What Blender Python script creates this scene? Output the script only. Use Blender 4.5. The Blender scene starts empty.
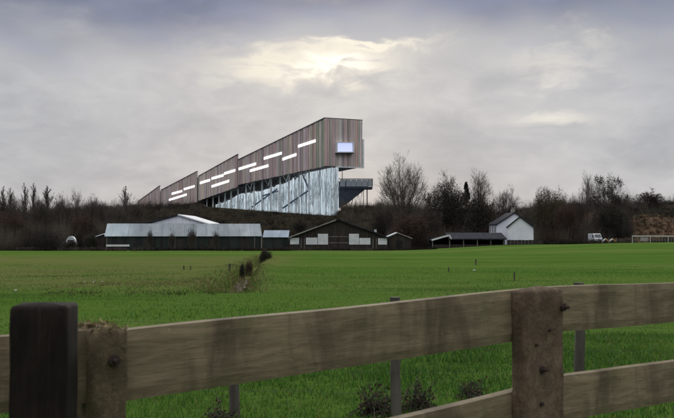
import bpy, math, random
import numpy as np
from mathutils import Vector, Matrix, noise as mnoise

R = math.radians
sc = bpy.context.scene
col = sc.collection
random.seed(7)
rng = np.random.default_rng(7)

# ------------------------------------------------------------------ camera
F = 900.0                      # focal length in photo pixels (photo 674 x 418)
CX, CY, HOR = 337.0, 209.0, 232.0
EYE = 1.4
PITCH = math.atan((HOR - CY) / F)
cd = bpy.data.cameras.new('camera')
cam = bpy.data.objects.new('camera', cd)
col.objects.link(cam)
cam.location = (0, 0, EYE)
cam.rotation_euler = (math.pi / 2 + PITCH, 0, 0)
cd.sensor_width = 36.0
cd.lens = 36.0 * F / 674.0
cd.clip_start = 0.05
cd.clip_end = 12000
cd.dof.use_dof = True
cd.dof.focus_distance = 120.0
cd.dof.aperture_fstop = 15.0
sc.camera = cam

# ------------------------------------------------------------------ sky and sun
SUN_EL, SUN_AZ = R(10.8), R(-0.8)      # low sun straight ahead, behind the clouds
w = bpy.data.worlds.new('World')
sc.world = w
w.use_nodes = True
nt = w.node_tree
for n in list(nt.nodes):
    nt.nodes.remove(n)


class NT:
    def __init__(s, tree):
        s.t = tree

    def node(s, typ, **kw):
        n = s.t.nodes.new(typ)
        for k, v in kw.items():
            setattr(n, k, v)
        return n

    def link(s, a, b):
        s.t.links.new(a, b)

    def put(s, sock, v):
        if isinstance(v, bpy.types.NodeSocket):
            s.link(v, sock)
        elif v is not None:
            sock.default_value = v

    def m(s, op, a, b=None, c=None, clamp=False):
        n = s.node('ShaderNodeMath', operation=op, use_clamp=clamp)
        s.put(n.inputs[0], a)
        s.put(n.inputs[1], b)
        s.put(n.inputs[2], c)
        return n.outputs[0]

    def vm(s, op, a, b=None):
        n = s.node('ShaderNodeVectorMath', operation=op)
        s.put(n.inputs[0], a)
        s.put(n.inputs[1], b)
        return n.outputs['Value'] if op in ('DOT_PRODUCT', 'LENGTH', 'DISTANCE') else n.outputs[0]

    def mix(s, fac, a, b, mode='MIX'):
        n = s.node('ShaderNodeMix', data_type='RGBA', blend_type=mode)
        s.put(n.inputs[0], fac)
        s.put(n.inputs[6], a)
        s.put(n.inputs[7], b)
        return n.outputs[2]

    def noise(s, vec, scale, detail=4, rough=0.55, dist=0.0):
        n = s.node('ShaderNodeTexNoise')
        s.put(n.inputs['Vector'], vec)
        n.inputs['Scale'].default_value = scale
        n.inputs['Detail'].default_value = detail
        n.inputs['Roughness'].default_value = rough
        n.inputs['Distortion'].default_value = dist
        return n.outputs['Fac']

    def ramp(s, fac, lo, hi):
        n = s.node('ShaderNodeMapRange', interpolation_type='SMOOTHSTEP')
        s.put(n.inputs[0], fac)
        n.inputs[1].default_value = lo
        n.inputs[2].default_value = hi
        return n.outputs[0]

    def scale(s, vec, v):
        n = s.node('ShaderNodeMapping')
        s.put(n.inputs[0], vec)
        n.inputs['Scale'].default_value = v
        return n.outputs[0]


def c4(r, g, b):
    return (r, g, b, 1.0)


def pix_dir(px, py):
    x, z = (px - CX) / F, -(py - CY) / F
    c, s_ = math.cos(PITCH), math.sin(PITCH)
    return Vector((x, c - z * s_, s_ + z * c))


W = NT(nt)
tc = W.node('ShaderNodeTexCoord').outputs['Generated']
sep = W.node('ShaderNodeSeparateXYZ')
W.link(tc, sep.inputs[0])
zc = W.m('MAXIMUM', sep.outputs[2], 0.0)
cl0 = W.node('ShaderNodeMapping')
W.link(tc, cl0.inputs[0])
cl0.inputs['Scale'].default_value = (1.0, 1.0, 2.3)
cl0.inputs['Location'].default_value = (3.7, 0.4, 1.9)
cl = cl0.outputs[0]
n_big = W.noise(cl, 3.2, 3, 0.5, 0.3)
n_mid = W.noise(cl, 8.0, 6, 0.52, 0.5)
n_fine = W.noise(cl, 26.0, 5, 0.55, 0.6)
low = W.mix(W.ramp(n_mid, 0.32, 0.68), c4(.335, .345, .375), c4(.425, .430, .450))
high = W.mix(W.ramp(n_mid, 0.32, 0.7), c4(.095, .118, .205), c4(.205, .232, .33))
el = W.m('ADD', W.m('ADD', zc, W.m('MULTIPLY', W.m('SUBTRACT', n_mid, 0.5), 0.14)),
         W.m('MULTIPLY', W.m('SUBTRACT', n_big, 0.5), 0.22))
band = W.ramp(el, 0.15, 0.265)
cloud = W.mix(band, low, high)
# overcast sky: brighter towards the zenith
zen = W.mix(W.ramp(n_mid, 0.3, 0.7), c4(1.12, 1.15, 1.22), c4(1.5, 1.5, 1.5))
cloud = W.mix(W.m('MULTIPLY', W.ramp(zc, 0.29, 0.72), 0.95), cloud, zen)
cloud = W.mix(0.5, cloud, W.mix(W.ramp(n_fine, 0.3, 0.72), c4(.91, .91, .92), c4(1.08, 1.075, 1.065)), 'MULTIPLY')
warp = W.m('SUBTRACT', n_mid, 0.5)
warp2 = W.m('SUBTRACT', n_fine, 0.5)


def patch(px, py, sx, sy, wx, wy):
    d = pix_dir(px, py).normalized()
    r = d.cross(Vector((0, 0, 1))).normalized()
    u = r.cross(d)
    a = W.m('ADD', W.vm('DOT_PRODUCT', tc, tuple(r)), W.m('MULTIPLY', warp, wx))
    b = W.m('ADD', W.m('ADD', W.vm('DOT_PRODUCT', tc, tuple(u)), W.m('MULTIPLY', warp, wy)),
            W.m('MULTIPLY', warp2, wy * 1.0))
    a = W.m('DIVIDE', a, sx)
    b = W.m('DIVIDE', b, sy)
    q = W.m('ADD', W.m('MULTIPLY', a, a), W.m('MULTIPLY', b, b))
    g = W.m('POWER', 2.718, W.m('MULTIPLY', q, -1.0))
    return W.m('MULTIPLY', g, W.m('GREATER_THAN', W.vm('DOT_PRODUCT', tc, tuple(d)), 0.0))


# thin places in the cloud round the hidden sun
for px, py, sx, sy, wx, wy, colr, k in (
        (350, 80, .30, .060, .14, .10, (.60, .58, .56), .26),
        (285, 66, .100, .020, .10, .08, (.72, .67, .57), .45),
        (335, 60, .060, .016, .07, .09, (.80, .74, .62), .65),
        (330, 66, .042, .0075, .04, .045, (.98, .93, .80), .95),
        (372, 47, .050, .007, .06, .06, (.90, .83, .68), .65),
        (262, 62, .030, .008, .06, .05, (.82, .76, .62), .45),
        (555, 117, .040, .007, .05, .03, (.84, .79, .68), .50),
        (560, 62, .055, .018, .08, .08, (.72, .68, .60), .40)):
    g = patch(px, py, sx, sy, wx, wy)
    cloud = W.mix(W.m('MULTIPLY', g, k), cloud, c4(*colr))

sky = W.node('ShaderNodeTexSky', sky_type='NISHITA')
sky.sun_disc = False
sky.sun_elevation = SUN_EL
sky.sun_rotation = SUN_AZ
bg1 = W.node('ShaderNodeBackground')
W.link(sky.outputs[0], bg1.inputs[0])
bg1.inputs[1].default_value = 0.05
bg2 = W.node('ShaderNodeBackground')
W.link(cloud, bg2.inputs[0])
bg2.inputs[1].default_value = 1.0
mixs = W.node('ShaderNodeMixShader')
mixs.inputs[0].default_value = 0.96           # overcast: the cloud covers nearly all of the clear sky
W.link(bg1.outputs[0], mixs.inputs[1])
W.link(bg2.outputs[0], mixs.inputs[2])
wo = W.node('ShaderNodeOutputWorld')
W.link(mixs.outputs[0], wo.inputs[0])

sd = bpy.data.lights.new('sun', 'SUN')
sd.energy = 0.7
sd.angle = R(14)
sd.color = (1, .93, .82)
sun = bpy.data.objects.new('sun', sd)
col.objects.link(sun)
sun.location = (0, 0, 120)
sdir = Vector((math.sin(SUN_AZ) * math.cos(SUN_EL), math.cos(SUN_AZ) * math.cos(SUN_EL), math.sin(SUN_EL)))
sun.rotation_euler = sdir.to_track_quat('Z', 'Y').to_euler()

sc.view_settings.view_transform = 'Standard'
sc.view_settings.look = 'None'
sc.view_settings.exposure = 0.34
sc.view_settings.gamma = 1.0

# ------------------------------------------------------------------ helpers


def at(px, py, d):
    """world point seen at photo pixel (px, py) at distance d along Y"""
    v = pix_dir(px, py)
    return Vector((0, 0, EYE)) + v * (d / v.y)


def tag(o, label=None, cat=None, group=None, kind=None):
    for k, v in (('label', label), ('category', cat), ('group', group), ('kind', kind)):
        if v:
            o[k] = v
    return o


def empty(name, loc=(0, 0, 0), rz=0.0):
    o = bpy.data.objects.new(name, None)
    o.empty_display_size = 0.5
    o.location = loc
    o.rotation_euler = (0, 0, rz)
    col.objects.link(o)
    return o


class MB:
    """collects shapes for ONE mesh object"""

    def __init__(s):
        s.v, s.f, s.c = [], [], []

    def add(s, vs, fs, c=None):
        b = len(s.v)
        s.v += [tuple(v) for v in vs]
        s.f += [tuple(b + i for i in f) for f in fs]
        s.c += [c or (1, 1, 1)] * len(vs)
        return s

    def ob(s, o, ux, uy, uz, c=None):
        o, ux, uy, uz = Vector(o), Vector(ux), Vector(uy), Vector(uz)
        vs = [o, o + ux, o + ux + uy, o + uy]
        vs += [v + uz for v in vs]
        return s.add(vs, [(0, 3, 2, 1), (4, 5, 6, 7), (0, 1, 5, 4), (1, 2, 6, 5), (2, 3, 7, 6), (3, 0, 4, 7)], c)

    def box(s, x0, x1, y0, y1, z0, z1, c=None):
        return s.ob((x0, y0, z0), (x1 - x0, 0, 0), (0, y1 - y0, 0), (0, 0, z1 - z0), c)

    def prism(s, poly, ext, c=None):
        """poly: 3D points of one cap, ext: extrusion vector"""
        n = len(poly)
        e = Vector(ext)
        vs = [Vector(p) for p in poly] + [Vector(p) + e for p in poly]
        fs = [tuple(range(n))[::-1], tuple(range(n, 2 * n))]
        fs += [(i, (i + 1) % n, n + (i + 1) % n, n + i) for i in range(n)]
        return s.add(vs, fs, c)

    def tube(s, p0, p1, r0, r1=None, n=8, c=None, caps=True):
        p0, p1 = Vector(p0), Vector(p1)
        r1 = r0 if r1 is None else r1
        d = (p1 - p0)
        if d.length < 1e-6:
            return s
        d.normalize()
        a = d.orthogonal().normalized()
        b = d.cross(a)
        vs = []
        for p, r in ((p0, r0), (p1, r1)):
            for i in range(n):
                t = 2 * math.pi * i / n
                vs.append(p + (a * math.cos(t) + b * math.sin(t)) * r)
        fs = [(i, (i + 1) % n, n + (i + 1) % n, n + i) for i in range(n)]
        if caps:
            fs += [tuple(range(n))[::-1], tuple(range(n, 2 * n))]
        return s.add(vs, fs, c)

    def build(s, name, mat, parent=None, smooth=False, bevel=0.0):
        me = bpy.data.meshes.new(name)
        me.from_pydata(s.v, [], s.f)
        if any(c != (1, 1, 1) for c in s.c):
            a = me.color_attributes.new('col', 'FLOAT_COLOR', 'POINT')
            a.data.foreach_set('color', [x for c in s.c for x in (*c, 1.0)])
        me.materials.append(mat)
        if smooth:
            me.polygons.foreach_set('use_smooth', [True] * len(me.polygons))
        me.update()
        o = bpy.data.objects.new(name, me)
        col.objects.link(o)
        if parent:
            o.parent = parent
        if bevel:
            b = o.modifiers.new('bevel', 'BEVEL')
            b.width = bevel
            b.segments = 2
            b.limit_method = 'ANGLE'
        return o


def np_mesh(name, V, Fc, mat, parent=None, C=None, smooth=False):
    """V (n,3), Fc (m,k) arrays"""
    me = bpy.data.meshes.new(name)
    V = np.asarray(V, np.float32)
    Fc = np.asarray(Fc, np.int32)
    k = Fc.shape[1]
    me.vertices.add(len(V))
    me.vertices.foreach_set('co', V.ravel())
    me.loops.add(Fc.size)
    me.loops.foreach_set('vertex_index', Fc.ravel())
    me.polygons.add(len(Fc))
    me.polygons.foreach_set('loop_start', np.arange(0, Fc.size, k, dtype=np.int32))
    if C is not None:
        a = me.color_attributes.new('col', 'FLOAT_COLOR', 'POINT')
        cc = np.ones((len(V), 4), np.float32)
        cc[:, :3] = C
        a.data.foreach_set('color', cc.ravel())
    if smooth:
        me.polygons.foreach_set('use_smooth', np.ones(len(Fc), bool))
    me.materials.append(mat)
    me.update(calc_edges=True)
    me.validate()
    o = bpy.data.objects.new(name, me)
    col.objects.link(o)
    if parent:
        o.parent = parent
    return o


def copy_tree(o, parent=None):
    c = o.copy()
    col.objects.link(c)
    c.parent = parent
    for ch in o.children:
        copy_tree(ch, c)
    return c


# ------------------------------------------------------------------ materials
def material(name, a, b=None, scale=3.0, rough=0.85, bump=0.0, bscale=None, stretch=(1, 1, 1), detail=6,
             attr=False, spec=0.3, metal=0.0, translucent=0.0, emit=None, dark=None, coord='Object', lo=.35, hi=.68):
    m = bpy.data.materials.new(name)
    m.use_nodes = True
    t = NT(m.node_tree)
    bs = m.node_tree.nodes['Principled BSDF']
    out = m.node_tree.nodes['Material Output']
    tcn = t.node('ShaderNodeTexCoord').outputs[coord]
    v = t.scale(tcn, stretch)
    n1 = t.noise(v, scale, detail, 0.6)
    c = c4(*a)
    if b:
        c = t.mix(t.ramp(n1, lo, hi), c4(*a), c4(*b))
    if dark:                                             # blotchy stains: (colour, scale, threshold)
        n2 = t.noise(v, dark[1], 5, 0.65, 0.6)
        c = t.mix(t.ramp(n2, dark[2], dark[2] + .14), c, c4(*dark[0]))
    if attr:
        at_ = t.node('ShaderNodeAttribute', attribute_name='col')
        c = t.mix(1.0, at_.outputs['Color'], c, 'MULTIPLY')
    t.put(bs.inputs['Base Color'], c)
    bs.inputs['Roughness'].default_value = rough
    bs.inputs['Specular IOR Level'].default_value = spec
    bs.inputs['Metallic'].default_value = metal
    if bump:
        bn = t.node('ShaderNodeBump')
        bn.inputs['Strength'].default_value = 1.0
        bn.inputs['Distance'].default_value = bump
        t.link(t.noise(v, bscale or scale * 4, 8, 0.65), bn.inputs['Height'])
        t.link(bn.outputs[0], bs.inputs['Normal'])
    if emit:
        bs.inputs['Emission Color'].default_value = c4(*emit[0])
        bs.inputs['Emission Strength'].default_value = emit[1]
    if translucent:
        tr = t.node('ShaderNodeBsdfTranslucent')
        t.put(tr.inputs[0], c)
        mx = t.node('ShaderNodeMixShader')
        mx.inputs[0].default_value = translucent
        t.link(bs.outputs[0], mx.inputs[1])
        t.link(tr.outputs[0], mx.inputs[2])
        t.link(mx.outputs[0], out.inputs[0])
    return m


M = {}
M['bark'] = material('bark', (.04, .032, .026), (.07, .06, .047), 2.5, .9, .01)
M['twig'] = material('twig', (.05, .04, .032), (.085, .068, .054), .4, .9)
M['twig_red'] = material('twig_red', (.07, .04, .031), (.095, .062, .045), .4, .9)
M['twig_pale'] = material('twig_pale', (.085, .074, .06), (.13, .112, .09), .4, .9)
M['leaf_dark'] = material('leaf_dark', (.012, .015, .008), (.028, .029, .016), .7, .8, attr=True, translucent=.15)
M['leaf_olive'] = material('leaf_olive', (.05, .046, .018), (.085, .07, .028), .7, .8, attr=True, translucent=.2)
M['leaf_brown'] = material('leaf_brown', (.038, .026, .016), (.062, .042, .025), .7, .85, attr=True, translucent=.15)
M['scrub'] = material('scrub', (.5, .5, .5), (1.6, 1.45, 1.3), .07, .95, attr=True, detail=4, spec=.1)
M['grass'] = material('grass', (.75, .8, .7), (1.2, 1.15, 1.1), .35, .6, attr=True, translucent=.35, spec=.25)

# ------------------------------------------------------------------ terrain


def ss(a, b, x):
    t = np.clip((np.asarray(x, float) - a) / (b - a), 0, 1)
    return t * t * (3 - 2 * t)


DX = np.array([-3.2, -3.2, -3.7, -4.35, -6.2, -7.3, -9.5, -14.0])
DY = np.array([-99., 26., 33., 41.6, 65., 88., 117., 190.])
# crest of the wooded hill at Y = 430: (photo x, photo y of the bare crest)
RX = np.array([(p - CX) / F * 430 for p in (-900, -60, 60, 138, 170, 200, 215, 260, 300, 336, 342, 380, 430, 500, 600, 760, 1600)])
RZ = np.array([EYE + (HOR - q) / F * 430 for q in (217, 217, 214, 209, 207.5, 206.5, 207.5, 211, 214, 217, 209, 207.5, 212, 216, 218, 216, 216)])


def ground_z(X, Y):
    X, Y = np.asarray(X, float), np.asarray(Y, float)
    z = -0.0135 * np.clip(Y, 0, 235) + (1.35 * ss(10, 46, X) + .5 * ss(48, 76, X)) * ss(45, 190, Y)
    u = (np.sin(X * .23 + Y * .11) * np.sin(Y * .19 - X * .07 + 1.3) * .05
         + np.sin(Y * .53 + np.sin(X * .31) * 1.5) * .02 + np.sin(X * .9 + Y * .4) * np.sin(Y * .8) * .012)
    z = z + u * ss(7, 20, Y) * (1 - ss(150, 200, Y) * .5)
    d = np.abs(X - np.interp(Y, DY, DX))
    z = z - .62 * (1 - ss(.18, .85, d)) * ss(25.5, 28.5, Y) * (1 - ss(150, 190, Y))
    z = z + .10 * np.exp(-((d - 1.15) / .5) ** 2) * ss(26, 32, Y) * (1 - ss(100, 160, Y))
    hill = np.interp(X, RX, RZ)
    k = ss(232, 425, Y)
    bumps = (np.sin(X * .06 + 1) * np.sin(Y * .05) * .8 + np.sin(X * .17 + Y * .1) * .3) * k * (1 - ss(380, 425, Y))
    z = z * (1 - k) + hill * k + bumps
    z = z + (8.3 + 1.2 * np.sin(X * .05)) * ss(66, 88, X) * ss(212, 262, Y) * (1 - .8 * ss(330, 420, Y))
    return z


def gz(x, y):
    return float(ground_z(x, y))


xs = np.unique(np.concatenate([np.linspace(-3500, -200, 20), np.linspace(-200, 200, 161), np.linspace(200, 3500, 20),
                               np.linspace(-16, 14, 180), np.linspace(-9, -2.2, 60)]))
ys = np.unique(np.concatenate([np.linspace(-3000, -20, 10), np.linspace(-20, 24, 60), np.linspace(24, 60, 110),
                               np.linspace(60, 130, 100), np.linspace(130, 450, 130), np.linspace(450, 1200, 20),
                               np.linspace(1200, 6000, 8)]))
gx, gy = np.meshgrid(xs, ys)
GV = np.stack([gx.ravel(), gy.ravel(), ground_z(gx, gy).ravel()], 1)
nx, ny = len(xs), len(ys)
idx = np.arange(nx * ny).reshape(ny, nx)
GF = np.stack([idx[:-1, :-1], idx[:-1, 1:], idx[1:, 1:], idx[1:, :-1]], -1).reshape(-1, 4)
# what grows where: R = bare winter scrub of the hill, G = bracken slope, B = rough straw-coloured grass
X_, Y_ = GV[:, 0], GV[:, 1]
brk = ss(66, 74, X_) * ss(206, 211, Y_) * (1 - ss(254, 264, Y_))
scr = ss(203, 210, Y_) * (1 - brk)
dd = np.abs(X_ - np.interp(Y_, DY, DX))
rough_g = (1 - ss(.5, 1.7, dd)) * ss(25, 28, Y_) * (1 - ss(110, 150, Y_)) * .8
rough_g = np.maximum(rough_g, .75 * np.exp(-((Y_ - 31 - .25 * (X_ + 3.5)) / 3.2) ** 2) * ss(-9.5, -6, X_) * (1 - ss(-4, -3, X_)))
rough_g = np.maximum(rough_g, .85 * (1 - ss(-6, -2, X_)) * ss(24, 30, Y_) * (1 - ss(80, 130, Y_)))
GC = np.stack([scr, brk, rough_g], 1)

gm = bpy.data.materials.new('ground_cover')
gm.use_nodes = True
g = NT(gm.node_tree)
bs = gm.node_tree.nodes['Principled BSDF']
pos = g.node('ShaderNodeNewGeometry').outputs['Position']
a = g.node('ShaderNodeAttribute', attribute_name='col')
sepc = g.node('ShaderNodeSeparateColor')
g.link(a.outputs['Color'], sepc.inputs[0])
nb = g.noise(g.scale(pos, (.35, 1, 1)), .05, 5, .6, .3)
nm = g.noise(g.scale(pos, (.5, 1, 1)), .6, 6, .65)
ns = g.noise(g.scale(pos, (.16, 1, 1)), .28, 7, .68, .6)
nf = g.noise(pos, 9.0, 6, .7)
grass = g.mix(g.ramp(nf, .3, .7), c4(.042, .090, .013), c4(.078, .142, .024))
grass = g.mix(g.m('MULTIPLY', g.ramp(nm, .45, .75), .55), grass, c4(.088, .135, .030))
grass = g.mix(g.m('MULTIPLY', g.ramp(nb, .42, .68), .6), grass, c4(.125, .158, .045))
grass = g.mix(g.m('MULTIPLY', g.ramp(ns, .52, .66), .65), grass, c4(.034, .062, .014))
straw = g.mix(g.ramp(nf, .3, .7), c4(.085, .09, .030), c4(.15, .145, .055))
ground = g.mix(g.m('MULTIPLY', sepc.outputs[2], g.ramp(nm, .25, .6)), grass, straw)
scr_c = g.mix(g.ramp(nm, .3, .7), c4(.017, .015, .010), c4(.032, .026, .018))
ground = g.mix(sepc.outputs[0], ground, scr_c)
brk_n = g.noise(g.scale(pos, (.6, .6, 2)), .22, 7, .7, .5)
brk_c = g.mix(g.ramp(brk_n, .36, .64), c4(.048, .038, .026), c4(.11, .070, .044))
ground = g.mix(sepc.outputs[1], ground, brk_c)
g.put(bs.inputs['Base Color'], ground)
bs.inputs['Roughness'].default_value = .9
bs.inputs['Specular IOR Level'].default_value = 0.0
bn = g.node('ShaderNodeBump')
bn.inputs['Distance'].default_value = .06
g.link(g.m('ADD', nf, g.m('MULTIPLY', nm, 1.5)), bn.inputs['Height'])
g.link(bn.outputs[0], bs.inputs['Normal'])
tag(np_mesh('ground', GV, GF, gm, C=GC, smooth=True), kind='structure')

# water lying in the ditch
M['water'] = material('water', (.03, .03, .022), rough=.06, spec=.5, bump=.002, bscale=6)
V, Fq = [], []
for i, y in enumerate(np.linspace(28.5, 46, 40)):
    x = float(np.interp(y, DY, DX))
    z = -0.0135 * y - .40
    hw = .2 + .06 * math.sin(y * 1.7) + .04 * math.sin(y * 4.1)
    V += [(x - hw, y, z), (x + hw, y, z)]
    if i:
        Fq.append((2 * i - 2, 2 * i - 1, 2 * i + 1, 2 * i))
tag(np_mesh('ditch_water', V, Fq, M['water']), kind='structure')


# ------------------------------------------------------------------ grass
def blades(x, y, h, wd, lean, colr, zoff=0.0):
    """one curved two-quad blade for every x, y"""
    n = len(x)
    z = ground_z(x, y) - .01 + zoff
    th = rng.uniform(0, 2 * np.pi, n)
    ax, ay = np.cos(th) * wd * .5, np.sin(th) * wd * .5
    ph = rng.uniform(0, 2 * np.pi, n)
    lx, ly = np.cos(ph) * lean * h, np.sin(ph) * lean * h
    P = np.zeros((n, 5, 3))
    P[:, 0] = np.stack([x - ax, y - ay, z], 1)
    P[:, 1] = np.stack([x + ax, y + ay, z], 1)
    P[:, 2] = np.stack([x - ax * .8 + lx * .3, y - ay * .8 + ly * .3, z + h * .55], 1)
    P[:, 3] = np.stack([x + ax * .8 + lx * .3, y + ay * .8 + ly * .3, z + h * .55], 1)
    P[:, 4] = np.stack([x + lx, y + ly, z + h], 1)
    b = np.arange(n)[:, None] * 5
    T = np.concatenate([b + [0, 1, 3], b + [0, 3, 2], b + [2, 3, 4]], 0)
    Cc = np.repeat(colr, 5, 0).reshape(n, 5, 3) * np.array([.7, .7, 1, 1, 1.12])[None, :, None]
    return P.reshape(-1, 3), T, Cc.reshape(-1, 3)


def wedge(y0, y1, n, spread=.52):
    y = np.sqrt(rng.uniform(y0 ** 2, y1 ** 2, n))
    return y * rng.uniform(-spread, spread, n), y


def join(parts):
    Vs, Ts, Cs, b = [], [], [], 0
    for V, T, C in parts:
        Vs.append(V)
        Ts.append(T + b)
        Cs.append(C)
        b += len(V)
    return np.concatenate(Vs), np.concatenate(Ts), np.concatenate(Cs)


def grass_col(n, straw=.1):
    a = np.array([.040, .108, .012])
    b = np.array([.082, .168, .024])
    c = np.array([.20, .17, .07])
    t = rng.random((n, 1))
    k = a * (1 - t) + b * t
    s = (rng.random(n) < straw)[:, None]
    return np.where(s, c * rng.uniform(.6, 1, (n, 1)), k)


parts = []
for y0, y1, n, h, wd in ((3.0, 14, 90000, .075, .008), (12, 60, 170000, .065, .013)):
    x, y = wedge(y0, y1, n)
    lump = np.sin(x * 3.1 + np.sin(y * 2.3) * 2) * np.sin(y * 2.7 + np.sin(x * 1.7) * 2)
    keep = ((np.abs(x - np.interp(y, DY, DX)) > .3) | (y < 27)) & ((y0 < 5) | (rng.random(len(x)) < 1.1 - (y - 12) / 46))
    x, y, lump = x[keep], y[keep], lump[keep]
    hh = h * rng.uniform(.4, 1.15, len(x)) * (1 + .35 * lump)
    gc = grass_col(len(x), .07)
    pt = np.sin(x * .55 + 1.3 * np.sin(y * .21)) * np.sin(y * .43 + .8 * np.sin(x * .4)) + .5 * np.sin(x * 1.9 + y * .7) * np.sin(y * 1.3 - x)
    gc *= (1 + .22 * pt)[:, None] * np.stack([1 + .16 * pt, np.ones_like(pt), 1 + .1 * pt], 1)
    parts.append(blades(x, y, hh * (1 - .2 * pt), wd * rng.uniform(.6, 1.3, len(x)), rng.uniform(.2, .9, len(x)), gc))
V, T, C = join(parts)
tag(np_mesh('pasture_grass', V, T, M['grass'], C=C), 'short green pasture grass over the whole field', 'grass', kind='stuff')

# rough straw-coloured grass on the ditch banks, and the dark lip running left of it
parts = []
n = 4200
y = 27 + rng.random(n) ** 1.3 * 75
s = rng.choice([-1, 1], n, p=[.6, .4])
x = np.interp(y, DY, DX) + s * (.16 + np.abs(rng.normal(0, .45, n)))
cs = np.array([.20, .165, .07])[None] * rng.uniform(.5, 1.15, (n, 1))
cs = np.where((rng.random(n) < .55)[:, None], np.array([.06, .10, .025])[None], cs)
parts.append(blades(x, y, rng.uniform(.05, .20, n), rng.uniform(.015, .035, n), rng.uniform(.2, .9, n), cs))
n = 1800
x = rng.uniform(-8.8, -3.6, n)
y = 31 + .25 * (x + 3.5) + rng.normal(0, 1.6, n)
k = (np.sin(x * 3.7) * np.sin(y * 2.9 + 1) + rng.normal(0, .5, n)) > -.1
x, y = x[k], y[k]
n = len(x)
cs = np.array([.19, .16, .07])[None] * rng.uniform(.5, 1.1, (n, 1))
parts.append(blades(x, y, rng.uniform(.04, .12, n), rng.uniform(.012, .03, n), rng.uniform(.3, .9, n), cs))
n = 700
x = rng.uniform(-8.2, -3.4, n)
y = 25.4 + .35 * np.sin(x * .8) + rng.normal(0, .45, n)
k = rng.normal(0, .7, n) + np.sin(x * 2.3) + np.sin(x * 5.1) > -.5
x, y = x[k], y[k]
n = len(x)
parts.append(blades(x, y, rng.uniform(.03, .09, n), rng.uniform(.015, .035, n), rng.uniform(.4, 1.0, n),
                    np.array([.06, .065, .02])[None] * rng.uniform(.5, 1.2, (n, 1))))
n = 1500                                                 # tussocks closing the near end of the ditch, reeds in the water
y = rng.uniform(25.8, 30.5, n)
x = np.interp(y, DY, DX) + rng.normal(0, .55, n)
parts.append(blades(x, y, rng.uniform(.05, .18, n), rng.uniform(.012, .03, n), rng.uniform(.3, .9, n), grass_col(n, .45)))
n = 420
y = rng.uniform(31, 46, n)
x = np.interp(y, DY, DX) + rng.normal(0, .16, n)
parts.append(blades(x, y, rng.uniform(.25, .6, n), rng.uniform(.01, .022, n), rng.uniform(.05, .35, n),
                    np.array([.15, .12, .06])[None] * rng.uniform(.4, 1.2, (n, 1))))
V, T, C = join(parts)
tag(np_mesh('rough_grass', V, T, M['grass'], C=C), 'straw-coloured rough grass along the ditch banks', 'grass', kind='stuff')

# ------------------------------------------------------------------ trees


def twigs_mesh(segs, n=3):
    """segs: list of (p0, p1, r0, r1) -> arrays"""
    S = np.array([(*a, *b, r0, r1) for a, b, r0, r1 in segs], float)
    p0, p1, r0, r1 = S[:, :3], S[:, 3:6], S[:, 6], S[:, 7]
    d = p1 - p0
    d /= np.linalg.norm(d, axis=1, keepdims=True) + 1e-9
    ref = np.where(np.abs(d[:, 2:3]) < .9, np.array([[0, 0, 1.]]), np.array([[1., 0, 0]]))
    a = np.cross(d, ref)
    a /= np.linalg.norm(a, axis=1, keepdims=True) + 1e-9
    b = np.cross(d, a)
    m = len(S)
    P = np.zeros((m, 2 * n, 3))
    for i in range(n):
        t = 2 * math.pi * i / n
        o = a * math.cos(t) + b * math.sin(t)
        P[:, i] = p0 + o * r0[:, None]
        P[:, n + i] = p1 + o * r1[:, None]
    base = np.arange(m)[:, None] * 2 * n
    Fs = np.concatenate([base + [i, (i + 1) % n, n + (i + 1) % n, n + i] for i in range(n)], 0)
    return P.reshape(-1, 3), Fs


def cards(P, size, rs, c0, c1):
    """randomly turned small leaf faces at the points P"""
    n = len(P)
    u = rs.normal(size=(n, 3))
    u /= np.linalg.norm(u, axis=1, keepdims=True)
    v = np.cross(u, rs.normal(size=(n, 3)))
    v /= np.linalg.norm(v, axis=1, keepdims=True)
    s = size * rs.uniform(.6, 1.4, (n, 1))
    Q = np.stack([P - u * s, P + v * s * .55, P + u * s, P - v * s * .55], 1)
    Fs = np.arange(n * 4).reshape(n, 4)
    t = rs.random((n, 1))
    C = np.repeat(np.array(c0) * (1 - t) + np.array(c1) * t, 4, 0)
    return Q.reshape(-1, 3), Fs, C


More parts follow.
